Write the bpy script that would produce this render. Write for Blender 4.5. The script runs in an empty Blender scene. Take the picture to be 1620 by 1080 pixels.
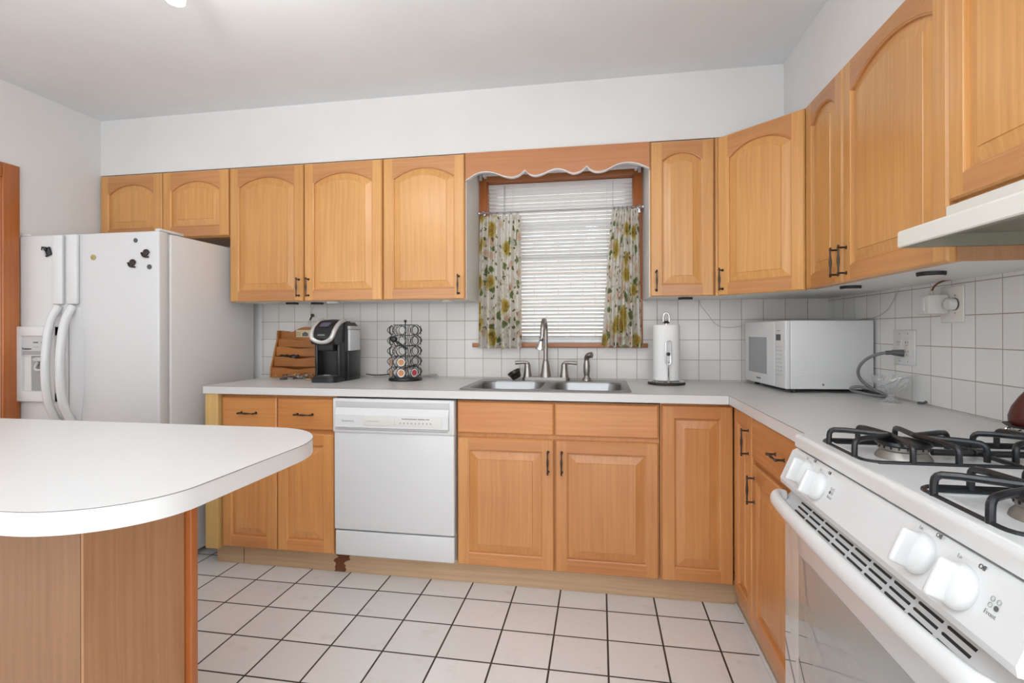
import bpy, bmesh, math, random
from mathutils import Vector, Matrix
random.seed(7)
S = bpy.context.scene
C = S.collection
PI = math.pi

# ------------------------------------------------------------------ camera
cam_d = bpy.data.cameras.new('camera'); cam = bpy.data.objects.new('camera', cam_d); C.objects.link(cam)
cam_d.sensor_width = 36; cam_d.lens = 806.63/1620*36; cam_d.shift_y = -(540-523.76)/1620
cam_d.clip_start = 0.02; cam_d.clip_end = 60
cam.matrix_world = (Matrix.Translation((-1.1735, -2.9143, 1.1957)) @ Matrix.Rotation(0.1702, 4, 'Z')
                    @ Matrix.Rotation(PI/2, 4, 'X') @ Matrix.Rotation(-0.0019, 4, 'Z'))
S.camera = cam

# ------------------------------------------------------------------ world, lights, exposure
w = bpy.data.worlds.new('world'); S.world = w; w.use_nodes = True
bg = w.node_tree.nodes['Background']
bg.inputs[0].default_value = (0.93, 0.96, 1.0, 1); bg.inputs[1].default_value = 1.3
S.view_settings.view_transform = 'Standard'; S.view_settings.look = 'None'
S.view_settings.gamma = 1.0; S.view_settings.use_curve_mapping = False
S.view_settings.exposure = 0.20

def light(name, kind, loc, power, col=(1, 1, 1), size=1.0, size_y=None, target=None, spot=None):
    d = bpy.data.lights.new(name, kind); d.energy = power; d.color = col
    if kind == 'AREA':
        d.shape = 'RECTANGLE'; d.size = size; d.size_y = size_y or size
    elif kind == 'SUN': d.angle = size
    else: d.shadow_soft_size = size
    if kind == 'SPOT': d.spot_size = spot; d.spot_blend = 0.6
    o = bpy.data.objects.new(name, d); o.location = loc; C.objects.link(o)
    if target: o.rotation_euler = (Vector(target)-Vector(loc)).to_track_quat('-Z', 'Y').to_euler()
    return o
# soft fill lights added out of view behind the camera, standing in for daylight
light('rear_fill', 'AREA', (-1.9, -5.3, 1.25), 25, (0.95, 0.975, 1.0), 3.4, 1.9, target=(-1.9, 0, .6))
light('side_fill', 'AREA', (0.35, -4.1, 1.3), 38, (0.92, 0.96, 1.0), 1.4, 1.8, target=(-3.6, -1.0, 1.5))  # added fill that lifts the refrigerator side and left wall
light('left_fill', 'AREA', (-4.0, -4.0, 1.35), 12, (0.93, 0.965, 1.0), 1.7, 1.5, target=(0, -1.3, 1.0))  # added fill for the right splashback; the left wall has no window
# ceiling lamps of the kitchen, then an added upward spot that brightens the ceiling
light('lamp_bulb', 'POINT', (-2.42, -1.55, 2.17), 4.0, (1.0, 0.97, 0.92), 0.05)
light('lamp_bulb', 'POINT', (-1.25, -1.85, 2.15), 3.0, (0.97, 0.98, 1.0), 0.07)
light('ceiling_fill_spot', 'SPOT', (-1.5, -3.7, 1.5), 270, (0.91, 0.955, 1.0), 0.2, target=(-1.7, -3.3, 2.46), spot=1.9)
light('daylight_sun', 'SUN', (-2, 5, 6), 4.0, (1, 0.98, 0.95), 0.1).rotation_euler = (math.radians(25), 0, 0)

# ------------------------------------------------------------------ materials
MATS = {}
def newmat(name):
    m = bpy.data.materials.new(name); m.use_nodes = True; MATS[name] = m
    return m, m.node_tree.nodes, m.node_tree.links, m.node_tree.nodes['Principled BSDF']
def plain(name, col, rough=0.5, metal=0.0, bump=0.0, bscale=200, spec=0.5, coat=0.0, var=0.0, emit=None):
    m, N, L, b = newmat(name)
    b.inputs['Base Color'].default_value = (*col, 1); b.inputs['Roughness'].default_value = rough
    b.inputs['Metallic'].default_value = metal; b.inputs['Specular IOR Level'].default_value = spec
    b.inputs['Coat Weight'].default_value = coat
    tc = N.new('ShaderNodeTexCoord')
    if var:
        n = N.new('ShaderNodeTexNoise'); n.inputs['Scale'].default_value = 3.5; n.inputs['Detail'].default_value = 5
        L.new(tc.outputs['Object'], n.inputs['Vector'])
        r = N.new('ShaderNodeValToRGB')
        r.color_ramp.elements[0].position = .3; r.color_ramp.elements[1].position = .7
        r.color_ramp.elements[0].color = (*[c*(1-var) for c in col], 1)
        r.color_ramp.elements[1].color = (*[min(1, c*(1+var*.4)) for c in col], 1)
        L.new(n.outputs['Fac'], r.inputs['Fac']); L.new(r.outputs[0], b.inputs['Base Color'])
    if bump:
        n = N.new('ShaderNodeTexNoise'); n.inputs['Scale'].default_value = bscale; n.inputs['Detail'].default_value = 2
        L.new(tc.outputs['Object'], n.inputs['Vector'])
        bp = N.new('ShaderNodeBump'); bp.inputs['Strength'].default_value = bump; bp.inputs['Distance'].default_value = 0.002
        L.new(n.outputs['Fac'], bp.inputs['Height']); L.new(bp.outputs[0], b.inputs['Normal'])
    if emit:
        b.inputs['Emission Color'].default_value = (*emit[:3], 1); b.inputs['Emission Strength'].default_value = emit[3]
    return m
def wood(name, c0, c1, horizontal=False, rough=0.32, seed=0.0, coat=0.25):
    m, N, L, b = newmat(name)
    tc = N.new('ShaderNodeTexCoord'); mp = N.new('ShaderNodeMapping')
    mp.inputs['Scale'].default_value = (1.6, 80, 80) if horizontal else (80, 80, 1.6)
    oi = N.new('ShaderNodeObjectInfo'); mul = N.new('ShaderNodeVectorMath'); mul.operation = 'MULTIPLY_ADD'
    cmb = N.new('ShaderNodeCombineXYZ')
    for i in range(3): L.new(oi.outputs['Random'], cmb.inputs[i])
    mul.inputs[1].default_value = (37, 37, 37); L.new(cmb.outputs[0], mul.inputs[0])
    L.new(tc.outputs['Object'], mul.inputs[2])
    n0 = N.new('ShaderNodeTexNoise'); n0.inputs['Scale'].default_value = 2.2; n0.inputs['Detail'].default_value = 2
    L.new(mul.outputs[0], n0.inputs['Vector'])
    wob = N.new('ShaderNodeVectorMath'); wob.operation = 'MULTIPLY_ADD'; wob.inputs[1].default_value = (.03, .03, .03)
    L.new(n0.outputs['Color'], wob.inputs[0]); L.new(mul.outputs[0], wob.inputs[2])
    L.new(wob.outputs[0], mp.inputs['Vector'])
    n1 = N.new('ShaderNodeTexNoise'); n1.inputs['Scale'].default_value = 1.0; n1.inputs['Detail'].default_value = 7
    n1.inputs['Roughness'].default_value = .62; L.new(mp.outputs[0], n1.inputs['Vector'])
    n2 = N.new('ShaderNodeTexNoise'); n2.inputs['Scale'].default_value = 1.6; L.new(mul.outputs[0], n2.inputs['Vector'])
    mx = N.new('ShaderNodeMath'); mx.operation = 'MULTIPLY_ADD'; mx.inputs[1].default_value = .45
    L.new(n2.outputs['Fac'], mx.inputs[0]); 
    m2 = N.new('ShaderNodeMath'); m2.operation = 'MULTIPLY'; m2.inputs[1].default_value = .55
    L.new(n1.outputs['Fac'], m2.inputs[0]); L.new(m2.outputs[0], mx.inputs[2])
    r = N.new('ShaderNodeValToRGB'); r.color_ramp.elements[0].position = .34; r.color_ramp.elements[1].position = .66
    r.color_ramp.elements[0].color = (*c0, 1); r.color_ramp.elements[1].color = (*c1, 1)
    L.new(mx.outputs[0], r.inputs['Fac'])
    # every door and board of the real kitchen has its own slight tone
    hs = N.new('ShaderNodeHueSaturation'); mr = N.new('ShaderNodeMapRange')
    mr.inputs['To Min'].default_value = .93; mr.inputs['To Max'].default_value = 1.06
    L.new(oi.outputs['Random'], mr.inputs['Value']); L.new(mr.outputs[0], hs.inputs['Value'])
    L.new(r.outputs[0], hs.inputs['Color']); L.new(hs.outputs[0], b.inputs['Base Color'])
    b.inputs['Roughness'].default_value = rough; b.inputs['Coat Weight'].default_value = coat; b.inputs['Coat Roughness'].default_value = .25
    return m
def tiles(name, ax, off, pitch, grout, cols, gcol, rough=0.15, dirt=0.0, bumpd=0.0015):
    """grid of square tiles; ax = the two world axes, off/pitch/grout in metres"""
    m, N, L, b = newmat(name)
    g = N.new('ShaderNodeNewGeometry'); sp = N.new('ShaderNodeSeparateXYZ'); L.new(g.outputs['Position'], sp.inputs[0])
    masks, cells = [], []
    def M(op, a, b_=None, c=None):
        n = N.new('ShaderNodeMath'); n.operation = op
        for i, v in enumerate((a, b_, c)):
            if v is None: continue
            if isinstance(v, (int, float)): n.inputs[i].default_value = v
            else: L.new(v, n.inputs[i])
        return n.outputs[0]
    for k in (0, 1):
        src = sp.outputs[ax[k]]
        t = M('DIVIDE', M('SUBTRACT', src, off[k]), pitch[k])
        fl = M('FLOOR', t); fr = M('SUBTRACT', t, fl)
        dist = M('MULTIPLY', M('MINIMUM', fr, M('SUBTRACT', 1.0, fr)), pitch[k])
        masks.append(dist); cells.append(fl)
    d = M('MINIMUM', masks[0], masks[1])
    mr = N.new('ShaderNodeMapRange'); mr.inputs['From Min'].default_value = grout*.45; mr.inputs['From Max'].default_value = grout*.62
    L.new(d, mr.inputs['Value'])
    cb = N.new('ShaderNodeCombineXYZ'); L.new(cells[0], cb.inputs[0]); L.new(cells[1], cb.inputs[1])
    wn = N.new('ShaderNodeTexWhiteNoise'); L.new(cb.outputs[0], wn.inputs['Vector'])
    mix = N.new('ShaderNodeMix'); mix.data_type = 'RGBA'
    mix.inputs['A'].default_value = (*cols[0], 1); mix.inputs['B'].default_value = (*cols[1], 1)
    L.new(wn.outputs['Value'], mix.inputs['Factor']); col = mix.outputs['Result']
    nz = N.new('ShaderNodeTexNoise'); nz.inputs['Scale'].default_value = 9; nz.inputs['Detail'].default_value = 8
    nz.inputs['Roughness'].default_value = .7; L.new(g.outputs['Position'], nz.inputs['Vector'])
    if dirt:
        rr = N.new('ShaderNodeValToRGB'); rr.color_ramp.elements[0].position = .56; rr.color_ramp.elements[1].position = .78
        rr.color_ramp.elements[0].color = (0, 0, 0, 1); rr.color_ramp.elements[1].color = (dirt, dirt, dirt, 1)
        L.new(nz.outputs['Fac'], rr.inputs['Fac'])
        m3 = N.new('ShaderNodeMix'); m3.data_type = 'RGBA'; L.new(rr.outputs[0], m3.inputs['Factor'])
        L.new(col, m3.inputs['A']); m3.inputs['B'].default_value = (.42, .34, .27, 1); col = m3.outputs['Result']
    m4 = N.new('ShaderNodeMix'); m4.data_type = 'RGBA'; L.new(mr.outputs[0], m4.inputs['Factor'])
    m4.inputs['A'].default_value = (*gcol, 1); L.new(col, m4.inputs['B'])
    L.new(m4.outputs['Result'], b.inputs['Base Color'])
    ro = N.new('ShaderNodeMapRange'); ro.inputs['To Min'].default_value = .8; ro.inputs['To Max'].default_value = rough
    L.new(mr.outputs[0], ro.inputs['Value']); L.new(ro.outputs[0], b.inputs['Roughness'])
    ad = N.new('ShaderNodeMath'); ad.operation = 'MULTIPLY_ADD'; ad.inputs[1].default_value = .12
    L.new(nz.outputs['Fac'], ad.inputs[0]); L.new(mr.outputs[0], ad.inputs[2])
    bp = N.new('ShaderNodeBump'); bp.inputs['Strength'].default_value = .5; bp.inputs['Distance'].default_value = bumpd
    L.new(ad.outputs[0], bp.inputs['Height']); L.new(bp.outputs[0], b.inputs['Normal'])
    return m

wallp = plain('wall_paint', (.74, .735, .725), .75, bump=.06, bscale=60, var=.03)
ceilp = plain('ceiling_paint', (.78, .80, .815), .8, bump=.05, bscale=40, var=.03)
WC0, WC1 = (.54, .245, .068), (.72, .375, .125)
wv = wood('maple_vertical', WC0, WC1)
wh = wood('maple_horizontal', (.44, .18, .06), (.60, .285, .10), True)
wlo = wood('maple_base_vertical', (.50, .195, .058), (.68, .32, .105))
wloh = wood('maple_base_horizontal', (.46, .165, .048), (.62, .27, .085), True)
wtoe = wood('toe_board_wood', (.40, .25, .14), (.56, .38, .23), True, .55, coat=0)
wpale = wood('pale_filler_wood', (.52, .32, .10), (.68, .44, .17), False, .5, coat=0)
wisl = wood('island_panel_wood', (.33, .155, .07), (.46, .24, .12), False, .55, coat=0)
wisl_shade = wood('island_shaded_wood', (.23, .112, .055), (.33, .175, .09), False, .6, coat=0)  # shade on the island's near side is put into this darker brown
wtrim = wood('reddish_trim_wood', (.36, .10, .02), (.50, .16, .04), False, .3)
wtrimh = wood('reddish_trim_wood_h', (.36, .13, .045), (.48, .19, .07), True, .35)
wval = wood('valance_wood', (.40, .15, .05), (.52, .21, .075), True, .4)
worg = wood('organizer_wood', (.27, .085, .013), (.42, .15, .024), True, .4)
melam = plain('white_melamine', (.80, .79, .76), .4)
lam = plain('white_laminate', (.63, .62, .605), .32, bump=.02, bscale=500)
seam = plain('laminate_seam', (.16, .13, .11), .6)
applw = plain('appliance_white', (.67, .67, .665), .28, coat=.2)
fridgew = plain('fridge_textured_white', (.64, .635, .63), .30, bump=.35, bscale=260)
fridges = plain('fridge_side_white', (.72, .705, .69), .42, bump=.12, bscale=300, var=.03)
offwh = plain('off_white_plastic', (.68, .665, .63), .4)
grayp = plain('gray_plastic', (.33, .33, .33), .45)
lgray = plain('light_gray_plastic', (.52, .52, .52), .4)
dgray = plain('dark_gray_plastic', (.09, .09, .09), .5)
blk = plain('black_plastic', (.012, .012, .013), .28)
blkm = plain('black_matte', (.018, .018, .018), .55)
iron = plain('black_enamel_iron', (.010, .011, .013), .28, bump=.2, bscale=300)
bronze = plain('dark_bronze', (.075, .062, .055), .35, .85, bump=.3, bscale=150)
steel = plain('brushed_steel', (.36, .36, .365), .40, 1.0, bump=.05, bscale=300)
nickel = plain('brushed_nickel', (.36, .335, .31), .32, 1.0)
chrome = plain('chrome', (.75, .75, .76), .1, 1.0)
alum = plain('burner_aluminium', (.33, .31, .28), .4, .8)
silver = plain('silver_plastic', (.62, .60, .57), .35, .4)
paper = plain('paper_towel', (.82, .82, .81), .9, bump=.5, bscale=120)
slatm = plain('blind_slat', (.80, .80, .80), .4)
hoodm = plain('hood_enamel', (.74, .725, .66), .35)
hoodu = plain('hood_underside', (.27, .25, .19), .5, var=.25)  # darker than the hood enamel, with mottled tone
dark = plain('dark_gap', (.02, .018, .015), .8)
ink = plain('print_ink', (.10, .10, .10), .6)
inkl = plain('print_ink_light', (.38, .38, .38), .6)
cream = plain('cream_plaque', (.62, .50, .30), .6)
redgl = plain('dark_red_glaze', (.095, .015, .010), .3, var=.35)
red = plain('red_foil', (.45, .05, .06), .4)
label = plain('pod_label', (.62, .27, .10), .5, var=.35)
screen = plain('screen_glass', (.10, .11, .16), .15)
rust = plain('torn_board_brown', (.17, .055, .022), .9, bump=1, bscale=90, var=.4)
cordg = plain('grey_cord', (.17, .17, .17), .5)
cablew = plain('clear_cord', (.50, .46, .41), .5)
caulk = plain('floor_caulk', (.62, .61, .59), .7, bump=.5, bscale=60)
yell = plain('yellow_enamel', (.45, .36, .12), .4)
ltwin = plain('tinted_reservoir', (.62, .63, .64), .12)
brass = plain('brass', (.55, .38, .12), .3, 1.0)
floorm = tiles('floor_tiles', (0, 1), (-1.145, -.9083), (.208, .208), .0066, ((.69, .665, .64), (.76, .735, .71)), (.045, .032, .022), .22, dirt=.35)
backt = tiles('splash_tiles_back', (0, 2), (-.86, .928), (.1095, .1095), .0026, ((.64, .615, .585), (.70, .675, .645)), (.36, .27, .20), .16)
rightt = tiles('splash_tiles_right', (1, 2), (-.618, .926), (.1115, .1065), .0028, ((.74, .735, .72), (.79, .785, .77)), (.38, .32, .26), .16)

def glassmat(name, tint=(1, 1, 1), rough=0.0, fac=.12):
    m, N, L, b = newmat(name); N.remove(b)
    t = N.new('ShaderNodeBsdfTransparent'); g = N.new('ShaderNodeBsdfGlossy'); g.inputs['Roughness'].default_value = rough
    t.inputs[0].default_value = (*tint, 1); mx = N.new('ShaderNodeMixShader'); mx.inputs[0].default_value = fac
    L.new(t.outputs[0], mx.inputs[1]); L.new(g.outputs[0], mx.inputs[2]); L.new(mx.outputs[0], N['Material Output'].inputs[0])
    return m
pane = glassmat('window_glass', fac=.035)
cutglass = glassmat('cut_glass', (.97, .98, .98), .05, .30)
_N, _L = cutglass.node_tree.nodes, cutglass.node_tree.links
_d = _N.new('ShaderNodeBsdfDiffuse'); _d.inputs[0].default_value = (.85, .86, .86, 1); _m = _N.new('ShaderNodeMixShader'); _m.inputs[0].default_value = .12
_L.new(_N['Mix Shader'].outputs[0], _m.inputs[1]); _L.new(_d.outputs[0], _m.inputs[2]); _L.new(_m.outputs[0], _N['Material Output'].inputs[0])
m, N, L, b = newmat('oven_glass')
tc = N.new('ShaderNodeTexCoord'); b.inputs['Base Color'].default_value = (.30, .30, .295, 1); b.inputs['Roughness'].default_value = .03; b.inputs['IOR'].default_value = 1.45
b.inputs['Specular IOR Level'].default_value = 1.0; b.inputs['Coat Weight'].default_value = .7; b.inputs['Coat IOR'].default_value = 1.5; b.inputs['Coat Roughness'].default_value = .01
ovenglass = m
ovenw = plain('oven_door_white_glass', (.55, .55, .55), .05, coat=1.0, spec=.9); ovenw.node_tree.nodes['Principled BSDF'].inputs['Coat IOR'].default_value = 1.5

# brick of the neighbouring house
m, N, L, b = newmat('pale_brick')
tc = N.new('ShaderNodeTexCoord'); mp = N.new('ShaderNodeMapping'); mp.inputs['Rotation'].default_value = (PI/2, 0, 0)
bt = N.new('ShaderNodeTexBrick'); bt.inputs['Scale'].default_value = 1; bt.inputs['Brick Width'].default_value = .22; bt.inputs['Row Height'].default_value = .075
bt.inputs['Mortar Size'].default_value = .006
bt.inputs['Color1'].default_value = (.86, .83, .80, 1); bt.inputs['Color2'].default_value = (.80, .77, .73, 1); bt.inputs['Mortar'].default_value = (.55, .45, .36, 1)
L.new(tc.outputs['Object'], mp.inputs[0]); L.new(mp.outputs[0], bt.inputs['Vector']); L.new(bt.outputs[0], b.inputs['Base Color']); b.inputs['Roughness'].default_value = .9
brick = m

# floral cloth
def cloth_mat():
    m, N, L, b = newmat('floral_cloth')
    uv = N.new('ShaderNodeUVMap')
    nz = N.new('ShaderNodeTexNoise'); nz.inputs['Scale'].default_value = 11; nz.inputs['Detail'].default_value = 3
    L.new(uv.outputs[0], nz.inputs['Vector'])
    wob = N.new('ShaderNodeVectorMath'); wob.operation = 'MULTIPLY_ADD'; wob.inputs[1].default_value = (.085, .085, 0)
    L.new(nz.outputs['Color'], wob.inputs[0]); L.new(uv.outputs[0], wob.inputs[2])
    nz2 = N.new('ShaderNodeTexNoise'); nz2.inputs['Scale'].default_value = 60; nz2.inputs['Detail'].default_value = 3; L.new(uv.outputs[0], nz2.inputs['Vector'])
    wob2 = N.new('ShaderNodeVectorMath'); wob2.operation = 'MULTIPLY_ADD'; wob2.inputs[1].default_value = (.030, .030, 0)
    L.new(nz2.outputs['Color'], wob2.inputs[0]); L.new(wob.outputs[0], wob2.inputs[2]); wob = wob2
    def layer(prev, scale, thr, c_in, c_out, seedoff, soft=.04, keep=None):
        ad = N.new('ShaderNodeVectorMath'); ad.operation = 'ADD'; ad.inputs[1].default_value = seedoff; L.new(wob.outputs[0], ad.inputs[0])
        v = N.new('ShaderNodeTexVoronoi'); v.inputs['Scale'].default_value = scale; v.inputs['Randomness'].default_value = .8
        v.voronoi_dimensions = '2D'; L.new(ad.outputs[0], v.inputs['Vector'])
        mr = N.new('ShaderNodeMapRange'); mr.inputs['From Min'].default_value = thr+soft; mr.inputs['From Max'].default_value = thr
        L.new(v.outputs['Distance'], mr.inputs['Value']); f = mr.outputs[0]
        if keep is not None:
            sx = N.new('ShaderNodeSeparateColor'); L.new(v.outputs['Color'], sx.inputs[0])
            gt = N.new('ShaderNodeMath'); gt.operation = 'GREATER_THAN'; gt.inputs[1].default_value = keep; L.new(sx.outputs[0], gt.inputs[0])
            mu = N.new('ShaderNodeMath'); mu.operation = 'MULTIPLY'; L.new(gt.outputs[0], mu.inputs[0]); L.new(f, mu.inputs[1]); f = mu.outputs[0]
        # petals: rings in distance
        r = N.new('ShaderNodeValToRGB'); e = r.color_ramp.elements
        e[0].position = 0; e[0].color = (*c_in, 1); e[1].position = thr; e[1].color = (*c_out, 1)
        for k, p in enumerate((.28, .36, .58, .68)):
            q = e.new(thr*p); q.color = (*(c_in if k in (0, 2) else [a*.55+b_*.45 for a, b_ in zip(c_in, c_out)]), 1)
        L.new(v.outputs['Distance'], r.inputs['Fac'])
        mx = N.new('ShaderNodeMix'); mx.data_type = 'RGBA'; L.new(f, mx.inputs['Factor']); L.new(prev, mx.inputs['A']); L.new(r.outputs[0], mx.inputs['B'])
        return mx.outputs['Result']
    base = N.new('ShaderNodeRGB'); base.outputs[0].default_value = (.84, .81, .76, 1); c = base.outputs[0]
    c = layer(c, 26, .26, (.62, .58, .42), (.70, .68, .58), (3, 1, 0), keep=.35)
    c = layer(c, 15, .30, (.13, .19, .07), (.28, .33, .14), (7.3, 2.2, 0), keep=.62)
    c = layer(c, 11, .26, (.70, .50, .38), (.80, .68, .56), (1.3, 5.2, 0), keep=.55)
    c = layer(c, 7.5, .33, (.42, .27, .045), (.70, .62, .24), (0, 0, 0), keep=.48)
    c = layer(c, 22, .17, (.16, .13, .05), (.20, .20, .08), (9, 9, 0), keep=.6)
    L.new(c, b.inputs['Base Color']); b.inputs['Roughness'].default_value = .9
    tr = N.new('ShaderNodeBsdfTranslucent'); L.new(c, tr.inputs[0]); mx = N.new('ShaderNodeMixShader'); mx.inputs[0].default_value = .45
    L.new(b.outputs[0], mx.inputs[1]); L.new(tr.outputs[0], mx.inputs[2]); L.new(mx.outputs[0], N['Material Output'].inputs[0])
    return m
cloth = cloth_mat()

# ------------------------------------------------------------------ mesh builder
class MB:
    def __init__(s): s.v = []; s.f = []; s.mi = []; s.sm = []; s.mats = []; s.uv = None
    def midx(s, m):
        if m not in s.mats: s.mats.append(m)
        return s.mats.index(m)
    def add(s, vs, fs, m, smooth=False, M=None):
        o = len(s.v); i = s.midx(m)
        s.v += [tuple(M @ Vector(p)) if M else tuple(p) for p in vs]
        for f in fs: s.f.append([o+k for k in f]); s.mi.append(i); s.sm.append(smooth)
        return s
    def box(s, x0, x1, y0, y1, z0, z1, m, bev=0.0, M=None):
        x0, x1 = sorted((x0, x1)); y0, y1 = sorted((y0, y1)); z0, z1 = sorted((z0, z1))
        if not bev:
            vs = [(x, y, z) for z in (z0, z1) for y in (y0, y1) for x in (x0, x1)]
            return s.add(vs, [(0, 2, 3, 1), (4, 5, 7, 6), (0, 1, 5, 4), (2, 6, 7, 3), (0, 4, 6, 2), (1, 3, 7, 5)], m, M=M)
        bm = bmesh.new(); bmesh.ops.create_cube(bm, size=1)
        for q in bm.verts: q.co = Vector(((x0+x1)/2+q.co.x*(x1-x0), (y0+y1)/2+q.co.y*(y1-y0), (z0+z1)/2+q.co.z*(z1-z0)))
        b = min(bev, .49*min(x1-x0, y1-y0, z1-z0))
        bmesh.ops.bevel(bm, geom=bm.edges[:]+bm.verts[:], offset=b, segments=3, profile=.5, affect='EDGES')
        s.add([tuple(q.co) for q in bm.verts], [[q.index for q in f.verts] for f in bm.faces], m, True, M); bm.free()
        return s
    def prism(s, pts, lo, hi, m, axis='z', M=None, smooth=False):
        """extrude a polygon: axis z pts=(x,y); axis y pts=(x,z); axis x pts=(y,z)"""
        a = 0
        for i in range(len(pts)):
            p, q = pts[i], pts[(i+1) % len(pts)]; a += p[0]*q[1]-p[1]*q[0]
        if (a < 0) != (axis == 'y'): pts = pts[::-1]
        n = len(pts)
        def P(p, t): return (p[0], p[1], t) if axis == 'z' else (p[0], t, p[1]) if axis == 'y' else (t, p[0], p[1])
        vs = [P(p, lo) for p in pts]+[P(p, hi) for p in pts]
        fs = [list(range(n))[::-1], list(range(n, 2*n))]+[(i, (i+1) % n, n+(i+1) % n, n+i) for i in range(n)]
        return s.add(vs, fs, m, smooth, M)
    def lathe(s, prof, m, n=32, M=None, cap=True, axis='z', loc=(0, 0, 0)):
        vs, fs = [], []
        for r, h in prof:
            for k in range(n):
                a = 2*PI*k/n; p = (r*math.cos(a), r*math.sin(a), h)
                if axis == 'y': p = (p[0], -p[2], p[1])
                if axis == 'x': p = (-p[2], p[0], p[1])
                vs.append((p[0]+loc[0], p[1]+loc[1], p[2]+loc[2]))
        for j in range(len(prof)-1):
            for k in range(n): fs.append((j*n+k, j*n+(k+1) % n, (j+1)*n+(k+1) % n, (j+1)*n+k))
        if cap: fs += [list(range(n))[::-1], list(range((len(prof)-1)*n, len(prof)*n))]
        return s.add(vs, fs, m, True, M)
    def tube(s, pts, r, m, n=10, closed=False, M=None, smoothpath=0, flat=1.0):
        P = [Vector(p) for p in pts]
        for _ in range(smoothpath):
            Q = [] if closed else [P[0]]
            for i in range(len(P)-(0 if closed else 1)):
                a, b_ = P[i], P[(i+1) % len(P)]; Q += [a*.75+b_*.25, a*.25+b_*.75]
            if not closed: Q.append(P[-1])
            P = Q
        rr = r if isinstance(r, (list, tuple)) else None
        vs, fs = [], []; up = None; L = len(P)
        for i in range(L):
            if closed: t = (P[(i+1) % L]-P[i-1])
            else: t = P[min(i+1, L-1)]-P[max(i-1, 0)]
            t.normalize()
            if up is None:
                up = Vector((0, 0, 1)) if abs(t.z) < .9 else Vector((0, 1, 0))
            side = t.cross(up).normalized(); up = side.cross(t).normalized()
            ri = (rr[0]+(rr[1]-rr[0])*i/(L-1)) if rr else r
            for k in range(n):
                a = 2*PI*k/n; vs.append(P[i]+side*math.cos(a)*ri+up*math.sin(a)*ri*flat)
        for i in range(L if closed else L-1):
            j = (i+1) % L
            for k in range(n): fs.append((i*n+k, i*n+(k+1) % n, j*n+(k+1) % n, j*n+k))
        if not closed: fs += [list(range(n))[::-1], list(range((L-1)*n, L*n))]
        return s.add(vs, fs, m, True, M)
    def ball(s, c, r, m, n=16, sc=(1, 1, 1), M=None):
        vs = [(c[0], c[1], c[2]-r*sc[2])]; k2 = n//2
        for j in range(1, k2):
            t = PI*j/k2
            for k in range(n):
                a = 2*PI*k/n; vs.append((c[0]+r*sc[0]*math.sin(t)*math.cos(a), c[1]+r*sc[1]*math.sin(t)*math.sin(a), c[2]-r*sc[2]*math.cos(t)))
        vs.append((c[0], c[1], c[2]+r*sc[2])); fs = []
        for k in range(n):
            fs.append((0, 1+(k+1) % n, 1+k)); fs.append((len(vs)-1, 1+(k2-2)*n+k, 1+(k2-2)*n+(k+1) % n))
        for j in range(k2-2):
            for k in range(n): fs.append((1+j*n+k, 1+j*n+(k+1) % n, 1+(j+1)*n+(k+1) % n, 1+(j+1)*n+k))
        return s.add(vs, fs, m, True, M)
    def build(s, name, parent=None, label=None, loc=None, rot=None):
        me = bpy.data.meshes.new(name); me.from_pydata(s.v, [], s.f)
        for m in s.mats: me.materials.append(m)
        for p, i, q in zip(me.polygons, s.mi, s.sm): p.material_index = i; p.use_smooth = q
        if any(s.sm):
            try: me.set_sharp_from_angle(angle=math.radians(40))
            except Exception: pass
        me.validate(); me.update()
        o = bpy.data.objects.new(name, me); C.objects.link(o)
        if parent: o.parent = parent
        if label: o['label'] = label
        if loc: o.location = loc
        if rot: o.rotation_euler = rot
        return o
def thing(name, label, cat, loc=(0, 0, 0), rz=0.0, group=None):
    o = bpy.data.objects.new(name, None); C.objects.link(o); o.empty_display_size = .05
    o.location = loc; o.rotation_euler = (0, 0, rz); o['label'] = label; o['category'] = cat
    if group: o['group'] = group
    return o
def tag(o, label, cat, group=None):
    o['label'] = label; o['category'] = cat
    if group: o['group'] = group
    return o
def struct(o): o['kind'] = 'structure'; return o
def text(body, name, size, loc, rot, m, parent, ext=.0004, align='CENTER', bold=0.0):
    cu = bpy.data.curves.new(name, 'FONT'); cu.body = body; cu.size = size; cu.extrude = ext; cu.align_x = align; cu.align_y = 'CENTER'; cu.offset = bold
    cu.resolution_u = 3
    t = bpy.data.objects.new(name, cu); C.objects.link(t)
    bpy.context.view_layer.update()
    me = bpy.data.meshes.new_from_object(t.evaluated_get(bpy.context.evaluated_depsgraph_get()))
    bpy.data.objects.remove(t); me.materials.clear(); me.materials.append(m)
    o = bpy.data.objects.new(name, me); C.objects.link(o); o.parent = parent; o.location = loc; o.rotation_euler = rot
    return o
RB = math.radians(-90)          # turns a front that faces -y into one that faces -x (right-hand run)
CT = .922                       # counter top height
XL = -4.127                     # left wall

# ------------------------------------------------------------------ room shell
struct(MB().box(XL-.1, .25, -5.6, .12, -.1, 0, floorm).build('floor'))
struct(MB().box(XL-.1, .25, -5.6, .12, 2.462, 2.56, ceilp).build('ceiling'))
WX0, WX1, WZ0, WZ1 = -1.822, -.985, 1.128, 2.062         # window opening
b = MB()
b.box(XL-.1, WX0, 0, .12, 0, 2.462, wallp); b.box(WX1, .12, 0, .12, 0, 2.462, wallp)
b.box(WX0, WX1, 0, .12, 0, WZ0, wallp); b.box(WX0, WX1, 0, .12, WZ1, 2.462, wallp)
struct(b.build('wall_back'))
b = MB(); b.box(.012, .12, -3.4, 0, 0, 2.462, wallp); b.box(.012, .12, -5.6, -4.9, 0, 2.462, wallp); b.box(.012, .12, -4.9, -3.4, 2.2, 2.462, wallp)
struct(b.build('wall_right'))
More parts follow.
